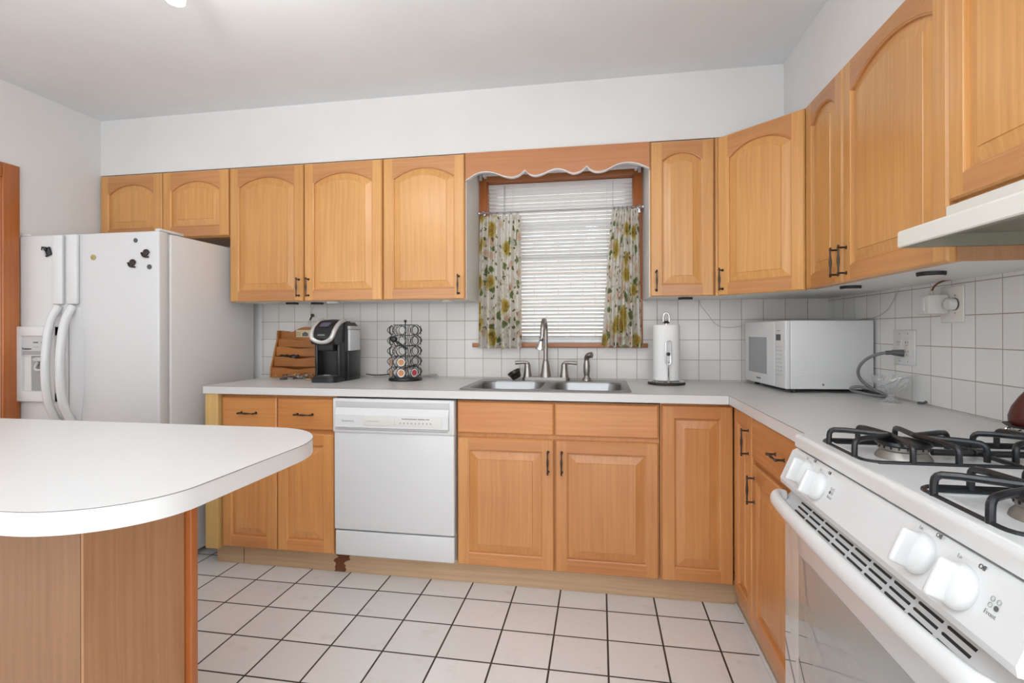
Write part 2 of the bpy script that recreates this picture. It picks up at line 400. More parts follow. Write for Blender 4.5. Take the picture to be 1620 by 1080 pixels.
# left wall with the doorway beside the fridge
DY0, DY1, DZ = -1.65, -.835, 2.0
b = MB(); b.box(XL-.1, XL, DY1, 0, 0, 2.462, wallp); b.box(XL-.1, XL, -5.6, DY0, 0, 2.462, wallp); b.box(XL-.1, XL, DY0, DY1, DZ, 2.462, wallp)
struct(b.build('wall_left'))
b = MB(); b.box(XL-1.4, XL-.1, -2.4, -.3, -.02, 0, wtrimh); b.box(XL-1.5, XL-1.4, -2.4, -.3, 0, 2.462, wallp); b.box(XL-1.5, XL-.1, -.3, -.2, 0, 2.462, wallp)
struct(b.build('wall_hallway'))
b = MB()
for y0, y1, z0, z1 in ((DY1-.002, DY1+.075, 0, DZ+.045), (DY0-.075, DY0+.002, 0, DZ+.045), (DY0+.002, DY1-.002, DZ-.03, DZ+.045)):
    b.box(XL, XL+.02, y0, y1, z0, z1, wtrim, .004)
b.box(XL-.1, XL-.002, DY1-.02, DY1-.002, 0, DZ-.03, wtrim); b.box(XL-.1, XL-.002, DY0+.002, DY0+.02, 0, DZ-.03, wtrim)
struct(b.build('door_1'))
# unseen rear wall behind the camera; its big opening is added to admit light
b = MB(); b.box(XL, -3.65, -5.6, -5.5, 0, 2.462, wallp); b.box(-.15, .12, -5.6, -5.5, 0, 2.462, wallp)
b.box(-3.65, -.15, -5.6, -5.5, 0, .45, wallp); b.box(-3.65, -.15, -5.6, -5.5, 2.42, 2.462, wallp)
struct(b.build('wall_rear'))
# soffit over the upper cabinets
b = MB(); b.box(XL, .012, -.31, 0, 2.133, 2.462, wallp); b.box(-.31, .012, -3.3, -.31, 2.133, 2.462, wallp)
struct(b.build('wall_soffit'))
# tiled splashbacks
b = MB()
b.box(-3.28, -1.862, -.006, -.0005, CT+.0005, 1.40, backt); b.box(-.938, .006, -.006, -.0005, CT+.0005, 1.40, backt)
b.box(-1.862, -.938, -.006, -.0005, CT+.0005, 1.10, backt)
struct(b.build('trim_1'))
struct(MB().box(.006, .0115, -2.6, -.006, CT+.0005, 1.43, rightt).build('trim_2'))

# window: casing, sill, sashes, pane
w1 = bpy.data.objects.new('window_1', None); C.objects.link(w1); w1.location = (-1.4, .05, 1.6); w1['kind'] = 'structure'
def wloc(b): return b
def wpart(b, name, label=None):
    o = b.build(name, w1, label); o.matrix_parent_inverse = Matrix.Translation((1.4, -.05, -1.6)); return o
b = MB()
b.box(-1.862, WX0, -.016, .0, WZ0-.0, 2.10, wtrim, .002); b.box(WX1, -.938, -.016, 0, WZ0, 2.10, wtrim, .002); b.box(WX0, WX1, -.016, 0, WZ1, 2.10, wtrimh, .002)
b.box(WX0-.0, WX0+.006, 0, .11, WZ0, WZ1, wtrim); b.box(WX1-.006, WX1, 0, .11, WZ0, WZ1, wtrim); b.box(WX0, WX1, 0, .11, WZ1-.006, WZ1, wtrim)
wpart(b, 'window_casing')
wpart(MB().box(-1.905, -.912, -.030, .11, 1.103, WZ0-.0005, wtrimh, .004), 'window_sill')
b = MB()
for (z0, z1, y) in ((WZ0, 1.645, .062), (1.615, WZ1-.006, .084)):
    b.box(WX0+.006, WX0+.045, y, y+.02, z0, z1, applw); b.box(WX1-.045, WX1-.006, y, y+.02, z0, z1, applw)
    b.box(WX0+.045, WX1-.045, y, y+.02, z0, z0+.035, applw); b.box(WX0+.045, WX1-.045, y, y+.02, z1-.035, z1, applw)
b.box(WX0+.045, WX1-.045, .1, .112, 1.80, 1.83, applw)
wpart(b, 'sash')
b = MB(); b.box(WX0+.045, WX1-.045, .070, .073, WZ0+.035, 1.61, pane); b.box(WX0+.045, WX1-.045, .092, .095, 1.65, WZ1-.041, pane)
wpart(b, 'pane')
nb = MB().box(-6, 3, 1.7, 1.85, -1, 3.2, brick).build('wall_neighbour'); struct(nb)
struct(MB().box(-6, 3, .12, 1.7, -1.05, -1.0, caulk).build('floor_yard'))

# ------------------------------------------------------------------ cabinet doors
def arch_pts(x0, x1, zs, rise, d, n=14):
    """points from right shoulder to left shoulder of a circular arch inset by d"""
    wd = (x1-x0)/2; cx = (x0+x1)/2
    if rise < 1e-4: 
        return [(x1-d-(x1-x0-2*d)*k/n, zs-d) for k in range(n+1)]
    R = (wd*wd+rise*rise)/(2*rise); cz = zs+rise-R
    r = R-d; h = wd-d; a0 = math.asin(min(1, h/r))
    return [(cx+r*math.sin(a0-2*a0*k/n), cz+r*math.cos(a0-2*a0*k/n)) for k in range(n+1)]
def door(w_, h_, arch, mv, mh, sw=.052, rb=.055, rt=None, t=.02):
    """raised panel door, local origin lower left, front face at y=-t, back at y=0"""
    b = MB(); rise = 0.0
    x0, x1 = sw, w_-sw
    if arch: rise = min((x1-x0)*.22, .056); rt = .052
    else: rt = rt or rb
    zs = h_-rt-rise; z0 = rb; n = 14; e = .005
    def loop(d, y):
        ar = arch_pts(x0, x1, zs, rise, d, n)
        return [(x0+d, y, z0+d), (x1-d, y, z0+d)]+[(p[0], y, p[1]) for p in ar]
    F = -t
    # frame: stiles full height, rails between
    for a, c in ((e, x0), (x1, w_-e)):
        zsh = h_-rt-rise
        b.add([(a, F, e), (c, F, e), (c, F, z0), (c, F, zsh), (c, F, h_-e), (a, F, h_-e)] if a == e else [(a, F, e), (c, F, e), (c, F, h_-e), (a, F, h_-e), (a, F, zsh), (a, F, z0)], [(0, 1, 2, 3, 4, 5)], mv)
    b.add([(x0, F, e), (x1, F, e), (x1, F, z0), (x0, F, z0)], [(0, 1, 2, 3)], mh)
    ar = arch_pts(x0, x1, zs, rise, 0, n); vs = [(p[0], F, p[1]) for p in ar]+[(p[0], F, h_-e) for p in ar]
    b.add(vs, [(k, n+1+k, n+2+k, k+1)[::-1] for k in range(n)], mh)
    # outer rounded edge and sides
    oc = [(0, -t+.006, 0), (w_, -t+.006, 0), (w_, -t+.006, h_), (0, -t+.006, h_)]; ic = [(e, F, e), (w_-e, F, e), (w_-e, F, h_-e), (e, F, h_-e)]; bc = [(0, 0, 0), (w_, 0, 0), (w_, 0, h_), (0, 0, h_)]
    b.add(ic+oc+bc, [(4+k, 4+(k+1) % 4, (k+1) % 4, k) for k in range(4)]+[(8+k, 8+(k+1) % 4, 4+(k+1) % 4, 4+k) for k in range(4)]+[(11, 10, 9, 8)], mv)
    pw = min(.034, (x1-x0)*.2)
    L_ = [loop(0, F), loop(.002, F+.002), loop(.006, F+.0035), loop(.0075, F+.011), loop(.0105, F+.011), loop(.0105+pw, F+.0035), loop(.012+pw, F+.0008)]
    m_ = len(L_[0])
    for j in range(len(L_)-1):
        vs = L_[j]+L_[j+1]
        for k in range(m_):
            k2 = (k+1) % m_
            horiz = (k == 0) or (k >= 2 and k < m_-1)
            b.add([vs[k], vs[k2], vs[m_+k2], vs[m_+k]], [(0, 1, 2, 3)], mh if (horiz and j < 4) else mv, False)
    b.add(L_[-1], [tuple(range(m_))], mv)
    return b
def slab(w_, h_, m, t=.02):
    b = MB(); F = -t; e = .006
    oc = [(0, -t+.005, 0), (w_, -t+.005, 0), (w_, -t+.005, h_), (0, -t+.005, h_)]; ic = [(e, F, e), (w_-e, F, e), (w_-e, F, h_-e), (e, F, h_-e)]; bc = [(0, 0, 0), (w_, 0, 0), (w_, 0, h_), (0, 0, h_)]
    b.add(ic+oc+bc, [(0, 1, 2, 3)]+[(4+k, 4+(k+1) % 4, (k+1) % 4, k) for k in range(4)]+[(8+k, 8+(k+1) % 4, 4+(k+1) % 4, 4+k) for k in range(4)]+[(11, 10, 9, 8)], m)
    return b
def pull(parent, x, z, vertical=True, L=.108, y0=-.02):
    b = MB(); y = y0-.026
    prof = [(.0015, -.5), (.004, -.485), (.0045, -.46), (.002, -.44), (.005, -.42), (.0055, -.40), (.003, -.38), (.0032, -.2), (.0052, -.05), (.0052, .05), (.0032, .2), (.003, .38), (.0055, .40), (.005, .42), (.002, .44), (.0045, .46), (.004, .485), (.0015, .5)]
    prof = [(r*.95, h*L) for r, h in prof]
    M = Matrix.Translation((x, y, z)) @ (Matrix.Identity(4) if vertical else Matrix.Rotation(PI/2, 4, 'Y'))
    b.lathe(prof, bronze, 10, M)
    for s_ in (-1, 1):
        p = (x, y, z+s_*.41*L) if vertical else (x+s_*.41*L, y, z)
        b.tube([(p[0], y0+.0, p[2]), p], .0035, bronze, 8)
        b.lathe([(.007, 0), (.006, .003)], bronze, 10, axis='y', loc=(p[0], y0+.0005, p[2]))
    return b.build('handle', parent)
def cabinet(label, origin, rz, W, z0, z1, D, doors=(), drawers=(), cat='cabinet', body_m=None, base=False, sideL=None, sideR=None, name='wall_cabinet', group=None, bot=None):
    """origin = left front corner of the door plane on the floor; local x runs right, y runs back"""
    t = thing(name, label, cat, (origin[0], origin[1], z0), rz, group)
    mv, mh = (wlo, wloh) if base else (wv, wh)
    H = z1-z0; b = MB(); bm_ = body_m or melam
    b.box(0.0006, W-.0006, .039, D, 0, H, bm_); b.build('carcass', t)
    f = MB(); f.box(0.0006, W-.0006, .0205, .039, 0.001, H-.0005, mv); f.build('face_frame', t)
    if sideL: MB().box(-.002, .0006, .0205, D, 0, H, sideL).build('side_panel', t)
    if sideR: MB().box(W-.0006, W+.002, .0205, D, 0, H, sideR).build('side_panel', t)
    for (x0, x1, a, c, arch, hs) in doors:
        o = door(x1-x0, c-a, arch, mv, mh).build('door', t, loc=(x0, .02, a-z0))
        if hs:
            hx, hz = hs; pull(o, hx if hx >= 0 else (x1-x0)+hx, hz if hz >= 0 else (c-a)+hz)
    for (x0, x1, a, c, hnd) in drawers:
        o = slab(x1-x0, c-a, mh).build('drawer' if hnd is not None else 'drawer_front', t, loc=(x0, .02, a-z0))
        if hnd: pull(o, (x1-x0)/2, (c-a)/2, False, L=.098)
    return t
UB, UT = 1.365, 2.127
HD = .075
# over-fridge cabinet (two doors); origin y=-.33 plane
cabinet('short maple wall cabinet with two arched doors above the white refrigerator', (-4.118, -.33), 0, .868, 1.74, UT, .324,
        [(.008, .428, 1.745, UT-.004, True, None), (.434, .862, 1.745, UT-.004, True, None)], bot=wv, body_m=wv)
cabinet('maple wall cabinet with a pair of arched doors over the coffee machine', (-3.249, -.33), 0, .925, UB, UT, .324,
        [(.004, .459, UB, UT-.004, True, (-.026, HD)), (.465, .921, UB, UT-.004, True, (.026, HD))])
cabinet('single arched-door maple wall cabinet just left of the window', (-2.323, -.33), 0, .457, UB, UT, .324,
        [(.004, .453, UB, UT-.004, True, (-.03, HD))], sideR=melam)
cabinet('narrow arched-door maple wall cabinet just right of the window', (-.929, -.33), 0, .312, UB, UT, .324,
        [(.004, .300, UB, UT-.004, True, (.026, HD))], sideL=melam)
# diagonal corner cabinet
t = thing('corner_wall_cabinet', 'diagonal corner wall cabinet with one wide arched maple door above the microwave', 'cabinet', (-.617, -.33, UB))
b = MB(); b.prism([(.001, .032), (.318, -.285), (.617, -.285), (.617, .324), (.001, .324)], 0, UT-UB, melam, 'z'); b.build('carcass', t)
dl = math.hypot(.287, .287)
dd = door(dl-.006, UT-UB-.004, True, wv, wh).build('door', t, loc=(.0165, .0115, 0), rot=(0, 0, -PI/4))
b = MB(); b.box(.0, dl+.006, .0206, .0215, 0.001, UT-UB-.001, wv, M=Matrix.Rotation(-PI/4, 4, 'Z')); b.build('face_frame', t)
pull(dd, .026, HD)
b = MB(); b.box(-.0, .012, -.001, .02, 0, UT-UB-.002, wv, M=Matrix.Translation((-.006, .004, 0))); b.build('filler_strip', t)
# right run
cabinet('narrow arched-door maple wall cabinet beside the diagonal corner cabinet', (-.33, -.6195), RB, .326, UB, UT, .335,
        [(.003, .322, UB, UT-.004, True, (-.028, HD))])
cabinet('wide arched-door maple wall cabinet between the narrow one and the range hood', (-.33, -.946), RB, .550, UB, UT, .335,
        [(.004, .548, UB, UT-.004, True, (.026, HD))], sideR=wisl)
cabinet('short maple wall cabinet above the range hood', (-.33, -1.4985), RB, .77, 1.50, UT, .335,
        [(.0, .382, 1.512, UT-.004, False, None), (.387, .768, 1.512, UT-.004, False, None)])
# ------------------------------------------------------------------ valance
vz = [(-1.863, 1.985), (-1.85, 1.991), (-1.813, 2.016), (-1.756, 2.028), (-1.702, 2.015), (-1.659, 1.996), (-1.616, 1.987), (-1.578, 1.997), (-1.55, 2.023),
      (-1.531, 2.002), (-1.497, 1.989), (-1.458, 1.998), (-1.422, 2.014), (-1.386, 2.022), (-1.35, 2.014), (-1.324, 2.0), (-1.298, 1.991), (-1.263, 2.001), (-1.236, 2.025),
      (-1.216, 2.004), (-1.187, 1.993), (-1.150, 1.996), (-1.113, 2.013), (-1.078, 2.029), (-1.033, 2.034), (-.988, 2.026), (-.95, 2.008), (-.931, 1.998)]
def smooth_poly(P, cusps, it=2):
    for _ in range(it):
        Q = [P[0]]
        for i in range(1, len(P)-1):
            if P[i] in cusps: Q.append(P[i]); continue
            a, p, c = P[i-1], P[i], P[i+1]
            Q += [(p[0]*.75+a[0]*.25, p[1]*.75+a[1]*.25), (p[0]*.75+c[0]*.25, p[1]*.75+c[1]*.25)]
        P = Q+[P[-1]]
    return P
cus = [(-1.55, 2.023), (-1.236, 2.025)]
vp = smooth_poly(vz, cus)
t = thing('window_valance', 'maple valance board with a scalloped white-edged bottom over the window', 'valance', (-1.397, -.32, 2.0))
def shift(P, dx, dz): return [(p[0]-dx, p[1]-dz) for p in P]
low = shift(vp, -1.397, 2.0)
b = MB()
vs = [(p[0], -.010, p[1]) for p in low]+[(p[0], -.010, .126) for p in low]+[(p[0], .010, p[1]) for p in low]+[(p[0], .010, .126) for p in low]
n = len(low); fs = []
for k in range(n-1):
    fs += [(k, k+1, n+k+1, n+k), (2*n+k, 3*n+k, 3*n+k+1, 2*n+k+1), (k, 2*n+k, 2*n+k+1, k+1), (n+k, n+k+1, 3*n+k+1, 3*n+k)]
fs += [(0, n, 3*n, 2*n), (n-1, 3*n-1, 4*n-1, 2*n-1)]
b.add(vs, fs, wval); b.build('board', t)
b = MB(); lo2 = [(p[0], p[1]-.0045) for p in low]
vs = [(p[0], y, p[1]) for y in (-.0115, .0115) for p in low]+[(p[0], y, p[1]) for y in (-.0115, .0115) for p in lo2]
fs = []
for k in range(n-1): fs += [(k, 2*n+k, 2*n+k+1, k+1), (n+k, n+k+1, 3*n+k+1, 3*n+k), (2*n+k, 3*n+k, 3*n+k+1, 2*n+k+1), (k, k+1, n+k+1, n+k)]
b.add(vs, fs, applw); b.build('edge_banding', t)

# ------------------------------------------------------------------ base cabinets
BT = .883
cabinet('base cabinet with two drawers above two doors at the left end of the counter', (-3.071, -.61), 0, .626, .105, BT, .60,
        [(.004, .309, .108, .692, False, None), (.314, .616, .108, .692, False, None)],
        [(.004, .309, .712, .865, True), (.314, .616, .712, .865, True)], base=True, name='base_cabinet', body_m=wlo)
MB_ = MB().box(-3.146, -3.074, -.628, -.02, .100, BT, wpale); tag(MB_.build('filler_board'), 'pale yellowish wood board closing the counter end next to the refrigerator', 'board')
cabinet('sink base cabinet with two doors and two plain drawer fronts under the sink', (-1.834, -.61), 0, .919, .105, .873, .60,
        [(.004, .455, .108, .703, False, (-.026, -.10)), (.461, .914, .108, .703, False, (.030, -.10))],
        [(.004, .455, .722, .870, None), (.461, .914, .722, .870, None)], base=True, name='sink_base_cabinet')
# the carcass of the sink base must leave room for the bowls
for ch in bpy.data.objects:
    if ch.name.startswith('carcass') and ch.parent and ch.parent.name.startswith('sink_base'):
        me = ch.data
        for v in me.vertices:
            if v.co.z > .3: v.co.z = .56
cabinet('narrow full-height base cabinet door in the back run next to the inner corner', (-.913, -.61), 0, .3025, .105, BT, .60,
        [(.006, .3022, .108, .872, False, None)], base=True, name='base_cabinet')
t = cabinet('narrow tall door of the corner base cabinet on the right-hand run', (-.61, -.6105), RB, .2545, .085, BT, .60,
        [(.0002, .2505, .088, .872, False, (-.034, -.105))], base=True, name='corner_base_cabinet')
cabinet('base cabinet with one drawer over one door between the corner and the range', (-.61, -.866), RB, .612, .085, BT, .61,
        [(.006, .608, .088, .695, False, (.030, -.09))], [(.006, .608, .715, .872, True)], base=True, name='base_cabinet')
# toe boards
t = MB(); t.box(-3.14, -.58, -.555, -.535, .001, .104, wtoe); o = t.build('toe_board'); tag(o, 'pale wooden toe board along the floor under the back run of cabinets', 'toe board')
b = MB(); b.box(-2.985, -2.983, -.5565, -.554, .002, .103, dark); b.build('board_joint', o)
random.seed(3)
L_ = [(-2.475+random.uniform(-.012, .012)+(.010 if k > 5 else .0), .002+k*.0102) for k in range(11)]
R_ = [(-2.415+random.uniform(-.010, .010)+(.012 if k > 5 else -.008), .002+k*.0102) for k in range(11)]
MB().prism(L_+R_[::-1], -.5575, -.554, rust, 'y').build('damaged_patch', o, 'torn dark brown patch of the toe board')
b = MB(); b.box(-.585, -.570, -1.475, -.57, .001, .084, wtoe); o = b.build('toe_board'); tag(o, 'toe board under the right-hand base cabinets with a whitish floor edge', 'toe board')
b = MB(); b.box(-.597, -.585, -1.475, -.57, .0005, .016, caulk, .004); b.build('caulk_bead', o)

# ------------------------------------------------------------------ countertops
SX0, SX1, SY0, SY1 = -1.812, -1.048, -.588, -.078     # sink hole
ct = thing('countertop', 'white laminate L-shaped worktop running under the window and along the right wall', 'countertop', (-.635, -.635, CT-.038))
def cells(xs, ys, keep, z0, z1, m):
    b = MB()
    K = {(i, j) for i in range(len(xs)-1) for j in range(len(ys)-1) if keep(i, j)}
    for i, j in K:
        x0, x1, y0, y1 = xs[i], xs[i+1], ys[j], ys[j+1]
        b.add([(x0, y0, z1), (x1, y0, z1), (x1, y1, z1), (x0, y1, z1)], [(0, 1, 2, 3)], m)
        b.add([(x0, y0, z0), (x1, y0, z0), (x1, y1, z0), (x0, y1, z0)], [(3, 2, 1, 0)], m)
        for di, dj, p, q in ((-1, 0, (x0, y1), (x0, y0)), (1, 0, (x1, y0), (x1, y1)), (0, -1, (x0, y0), (x1, y0)), (0, 1, (x1, y1), (x0, y1))):
            if (i+di, j+dj) not in K:
                b.add([(*p, z0), (*q, z0), (*q, z1), (*p, z1)], [(0, 1, 2, 3)], m)
    return b
ox, oy = .635, .635
xs = [x+ox for x in (-3.155, SX0, SX1, -.635, .0055)]; ys = [y+oy for y in (-1.483, -.635, SY0, SY1, -.0065)]
def keep(i, j):
    if j == 0: return i == 3
    if i == 1 and j == 2: return False
    return True
cells(xs, ys, keep, 0, .038, lam).build('slab', ct)
b = MB()
b.box(-3.1551+ox, -.6345+ox, -.0006, 0, .0365, .0378, seam); b.box(-.0006, 0, -1.483+oy, 0, .0365, .0378, seam); b.box(-3.1556+ox, -3.155+ox, 0, .63, .0365, .0378, seam)
b.box(-.0012, .0002, -.0012, .0002, .0, .0378, seam)
b.build('laminate_seam', ct)

# island / peninsula
isl = thing('kitchen_island', 'white-topped wooden island with rounded counter corners in the left foreground', 'island', (-2.9, -1.9, 0))
def rc(cx, cy, r, a0, a1, n=14): return [(cx+r*math.cos(a0+(a1-a0)*k/max(n,1)), cy+r*math.sin(a0+(a1-a0)*k/n)) for k in range(n+1)]
IX, IY0, IY1 = -1.880, -2.277, -1.590

def sup(cx, cy, rx, ry, a0, a1, n=18): return [(cx+rx*math.cos(a0+(a1-a0)*k/n), cy+ry*math.sin(a0+(a1-a0)*k/n)) for k in range(n+1)]
out = sup(IX-.19, IY0+.165, .19, .165, -PI/2, 0)+sup(IX-.20, IY1-.22, .20, .22, 0, PI/2)+[(-4.05, IY1), (-4.05, IY0)]
b = MB(); loc = [(p[0]+2.9, p[1]+1.9) for p in out]
n = len(loc); T0, T1 = CT-.038, CT
b.add([(p[0], p[1], T1) for p in loc], [tuple(range(n))], lam); b.add([(p[0], p[1], T0) for p in loc], [tuple(range(n))[::-1]], lam)
b.add([(p[0], p[1], T0) for p in loc]+[(p[0], p[1], T1) for p in loc], [(k, (k+1) % n, n+(k+1) % n, n+k) for k in range(n)], lam, True)
b.build('island_top', isl)
b = MB(); lo = [(p[0]+2.9+(.0006 if p[0] > -3 else 0)*1.0, p[1]+1.9) for p in out]

ex = []
for p in loc:
    d = Vector((p[0]-(-.2), p[1]-0)); d.normalize(); ex.append((p[0]+d.x*.0007, p[1]+d.y*.0007))
b.add([(p[0], p[1], T1-.0014) for p in ex]+[(p[0], p[1], T1-.0002) for p in ex], [(k, (k+1) % n, n+(k+1) % n, n+k) for k in range(n)], seam); b.build('laminate_seam', isl)
b = MB(); b.box(-1.1, .548, -.027, .25, .0, T0, wisl_shade); b.build('island_body', isl)
b = MB(); b.box(.549, .556, -.026, .262, .0, T0-.001, wisl); b.build('end_panel', isl, 'brown end panel')
b = MB(); b.box(.545, .575, .266, .292, 0, T0-.001, wtrim, .003); b.build('corner_trim', isl, 'reddish corner trim strip')

# ------------------------------------------------------------------ dishwasher
DX, DW = -2.442, .606
dw = thing('dishwasher', 'white built-in dishwasher under the counter between the wooden base cabinets', 'dishwasher', (DX+DW/2, -.61, 0))
h = DW/2
MB().box(-h+.004, h-.004, .02, .58, .11, .862, offwh).build('tub', dw)
b = MB(); b.box(-h+.003, h-.003, -.022, .018, .243, .715, applw, .006); b.build('door', dw)
b = MB()
b.box(-h, h, -.030, .018, .712, .875, applw, .006)
cp = b.build('control_panel', dw)
b = MB()
b.box(-h+.018, h-.022, -.0322, -.028, .825, .862, lgray, .001)
b.build('handle_recess', cp, 'shaded grey grip recess')
b = MB(); prof = [(-.0305, .735), (-.048, .742), (-.046, .80), (-.034, .832), (-.030, .832)]
b.prism([(p[0], p[1]) for p in prof], -h+.02, h-.024, applw, 'x'); b.build('sloped_fascia', cp)
b = MB(); b.box(-.135, h-.055, -.0495, -.046, .752, .796, offwh, .0015); b.build('button_strip', cp)
b = MB(); 
for (p0, p1) in ((.055, .130), (.134, .170), (.174, .19)): MB().box(p0, p1, -.0505, -.0492, .786, .789, ink).build('indicator_bar', cp)
for k in range(9): MB().box(.045+k*.0185, .051+k*.0185, -.0503, -.0492, .764, .772, inkl).build('button', cp)
for k in range(4): MB().box(.018, .021, -.0503, -.0492, .757+k*.008, .760+k*.008, inkl).build('status_light', cp)
MB().box(-.12, -.055, -.0503, -.0492, .772, .774, inkl).build('printed_line', cp)
text('Kenmore', 'brand_mark', .016, (-.215, -.0485, .772), (PI/2, 0, 0), inkl, cp)
b = MB(); b.box(-h+.012, h-.03, -.0315, -.028, .7265, .729, grayp); b.build('vent_slot', cp)
MB().box(-h+.006, h-.004, -.018, .018, .117, .236, applw, .006).build('kick_panel', dw)

# ------------------------------------------------------------------ refrigerator
FX0, FX1, FT = -4.121, -3.292, 1.690
FC = (FX0+FX1)/2
fr = thing('refrigerator', 'white side-by-side refrigerator with ice dispenser standing left of the counter', 'refrigerator', (FC, -.36, 0))
hw = (FX1-FX0)/2
b = MB(); b.box(-hw, hw, -.325, .30, .03, FT-.005, fridges, .006); b.build('cabinet_body', fr)
b = MB(); b.box(-hw+.01, hw-.01, -.338, -.325, .05, FT-.01, lgray); b.build('door_gasket', fr)
b = MB(); b.box(-hw+.02, hw-.02, -.33, -.2, 0.0, .05, dgray); b.build('toe_grille', fr)
FYD = -.395
sp = -3.822-FC
for nm, a, c in (('freezer_door', -hw, sp-.003), ('fresh_food_door', sp+.003, hw)):
    b = MB(); b.box(a, c, FYD, -.338, .06, FT, fridgew, .008)
    o = b.build(nm, fr)
    if nm == 'freezer_door': fzd = o
    else: ffd = o
for (o, x, mx) in ((fzd, sp-.043, 1), (ffd, sp+.043, -1)):
    b = MB()
    b.box(x-.030, x+.030, FYD-.020, FYD+.001, 1.335, FT-.004, applw, .007)       # upper flat strip
    # bowed grip
    P = [(x, FYD-.010, 1.325), (x-.012, FYD-.045, 1.25), (x-.014, FYD-.062, 1.10), (x-.014, FYD-.064, .97), (x-.010, FYD-.055, .84), (x+.004, FYD-.016, .735)]
    b.tube(P, .0185, applw, 14, smoothpath=3, flat=1.0)
    b.box(x-.024, x+.024, FYD-.016, FYD+.001, .60, .742, applw, .007)
    hd = b.build('handle', o)
b = MB(); b.prism([(sp+.016, 1.32), (sp+.075, 1.32), (sp+.10, 1.18), (sp+.10, .90), (sp+.075, .70), (sp+.016, .70)], FYD-.004, FYD+.001, applw, 'y'); b.build('handle_backplate', ffd)
# dispenser
x0, x1 = -hw+.012, sp-.055
b = MB(); y = FYD
b.box(x0, x1, y-.022, y+.002, 1.175, 1.225, applw, .004); b.box(x0, x1, y-.022, y+.002, .842, .892, applw, .004)
b.box(x0, x0+.028, y-.0218, y+.002, .845, 1.222, applw); b.box(x1-.028, x1, y-.0218, y+.002, .845, 1.222, applw)
b.box(x0+.02, x1-.02, y-.012, y-.0005, 1.075, 1.19, applw)
dsp = b.build('dispenser_surround', fzd)
b = MB(); b.box(x0+.024, x1-.024, y-.0145, y-.010, 1.098, 1.188, lgray); b.box(x0+.024, x1-.024, y-.0152, y-.010, 1.080, 1.100, grayp)
for k in range(3):
    for q in range(2): b.box(x0+.095+k*.048, x0+.125+k*.048, y-.0155, y-.0140, 1.118+q*.022, 1.122+q*.024, ink if q else inkl)
b.build('control_strip', fzd)
text('Kenmore', 'brand_mark', .015, (x0+.055, y-.0158, 1.111), (PI/2, 0, 0), ink, fzd, bold=.0003)
b = MB()     # recess: inner cavity modelled inside the raised surround
b.box(x0+.026, x1-.026, y-.003, y-.0008, .89, 1.08, grayp)
b.box(x0+.026, x0+.07, y-.006, y-.0008, .892, 1.075, offwh)
b.box(x0+.026, x1-.026, y-.020, y-.0008, .888, .896, offwh)
b.build('dispenser_recess', fzd, 'grey recess for filling glasses')
b = MB(); b.lathe([(.03, 0), (.034, .012), (.02, .02)], lgray, 20, M=Matrix.Translation((x0+.13, y-.010, 1.048)) @ Matrix.Diagonal((1.4, .35, 1, 1)))
b.tube([(x0+.12, y-.012, 1.045), (x0+.10, y-.016, 1.005), (x0+.145, y-.014, 1.0), (x0+.165, y-.010, 1.04)], .007, lgray, 8, smoothpath=2)
b.build('dispenser_paddle', fzd)
MB().box(hw-.03, hw, -.388, -.24, FT-.0005, FT+.012, applw, .004).build('hinge_cover', fr); MB().box(-hw, -hw+.06, -.388, -.28, FT-.0005, FT+.012, applw, .004).build('hinge_cover', fr)
# magnets on the doors (front at y = -.36-.395)
my = -.36+FYD-.0005
t = thing('magnetic_clip', 'black clip magnet on the freezer door, top left', 'magnet', (-3.938, my, 1.607), 0)
b = MB(); M = Matrix.Rotation(-.35, 4, 'Y')
b.box(-.020, .020, -.010, 0, -.026, .018, blk, .005, M); b.build('clip_body', t); b = MB(); b.box(-.026, .0, -.018, -.010, .0, .020, blk, .003, M @ Matrix.Rotation(.5, 4, 'Y')); b.box(-.012, -.006, -.0185, -.010, -.022, .015, lgray, .002, M); b.build('lever', t)
t = MB().lathe([(.0135, 0), (.0135, .004), (.011, .006), (.0, .006)], yell, 24, axis='y').build('smiley_magnet', loc=(-3.668, my, 1.569)); tag(t, 'round yellowish smiley-face magnet left on the refrigerator door', 'magnet')
b = MB(); b.ball((-.004, -.0066, .003), .0013, ink, 8); b.ball((.004, -.0066, .003), .0013, ink, 8); b.tube([(-.006, -.0064, -.002), (-.003, -.0064, -.0055), (.003, -.0064, -.0055), (.006, -.0064, -.002)], .0008, ink, 6, smoothpath=1); b.build('face', t)
for (x, z, r, l) in ((-3.421, 1.646, .0105, 'small black round magnet, upper one, above the two snail magnets'), (-3.343, 1.514, .012, 'small black round magnet, lower one, right of the two snail magnets')):
    o = MB().lathe([(r, 0), (r, .004), (r*.8, .006), (0, .006)], dgray, 20, axis='y').build('round_magnet', loc=(x, my, z)); tag(o, l, 'magnet', 'round black magnets')
for (x, z, l) in ((-3.363, 1.576, 'brown snail-shaped magnet, upper right one of the two'), (-3.440, 1.529, 'brown snail-shaped magnet, lower left one of the two')):
    t = thing('snail_magnet', l, 'magnet', (x, my, z), 0, 'snail magnets')
    b = MB()
    b.tube([(.004+.016*(1-k/28)*math.cos(k*.55), -.006, .006+.016*(1-k/28)*math.sin(k*.55)) for k in range(26)], .0045, bronze, 8); b.ball((.004, -.005, .006), .014, bronze, 14, (1, .4, 1)); b.build('shell', t)
    b = MB(); b.tube([(.018, -.005, -.014), (0, -.006, -.014), (-.014, -.006, -.010), (-.020, -.006, .004)], .004, bronze, 8, smoothpath=1); b.ball((-.020, -.006, .006), .005, bronze, 8); b.build('body', t)

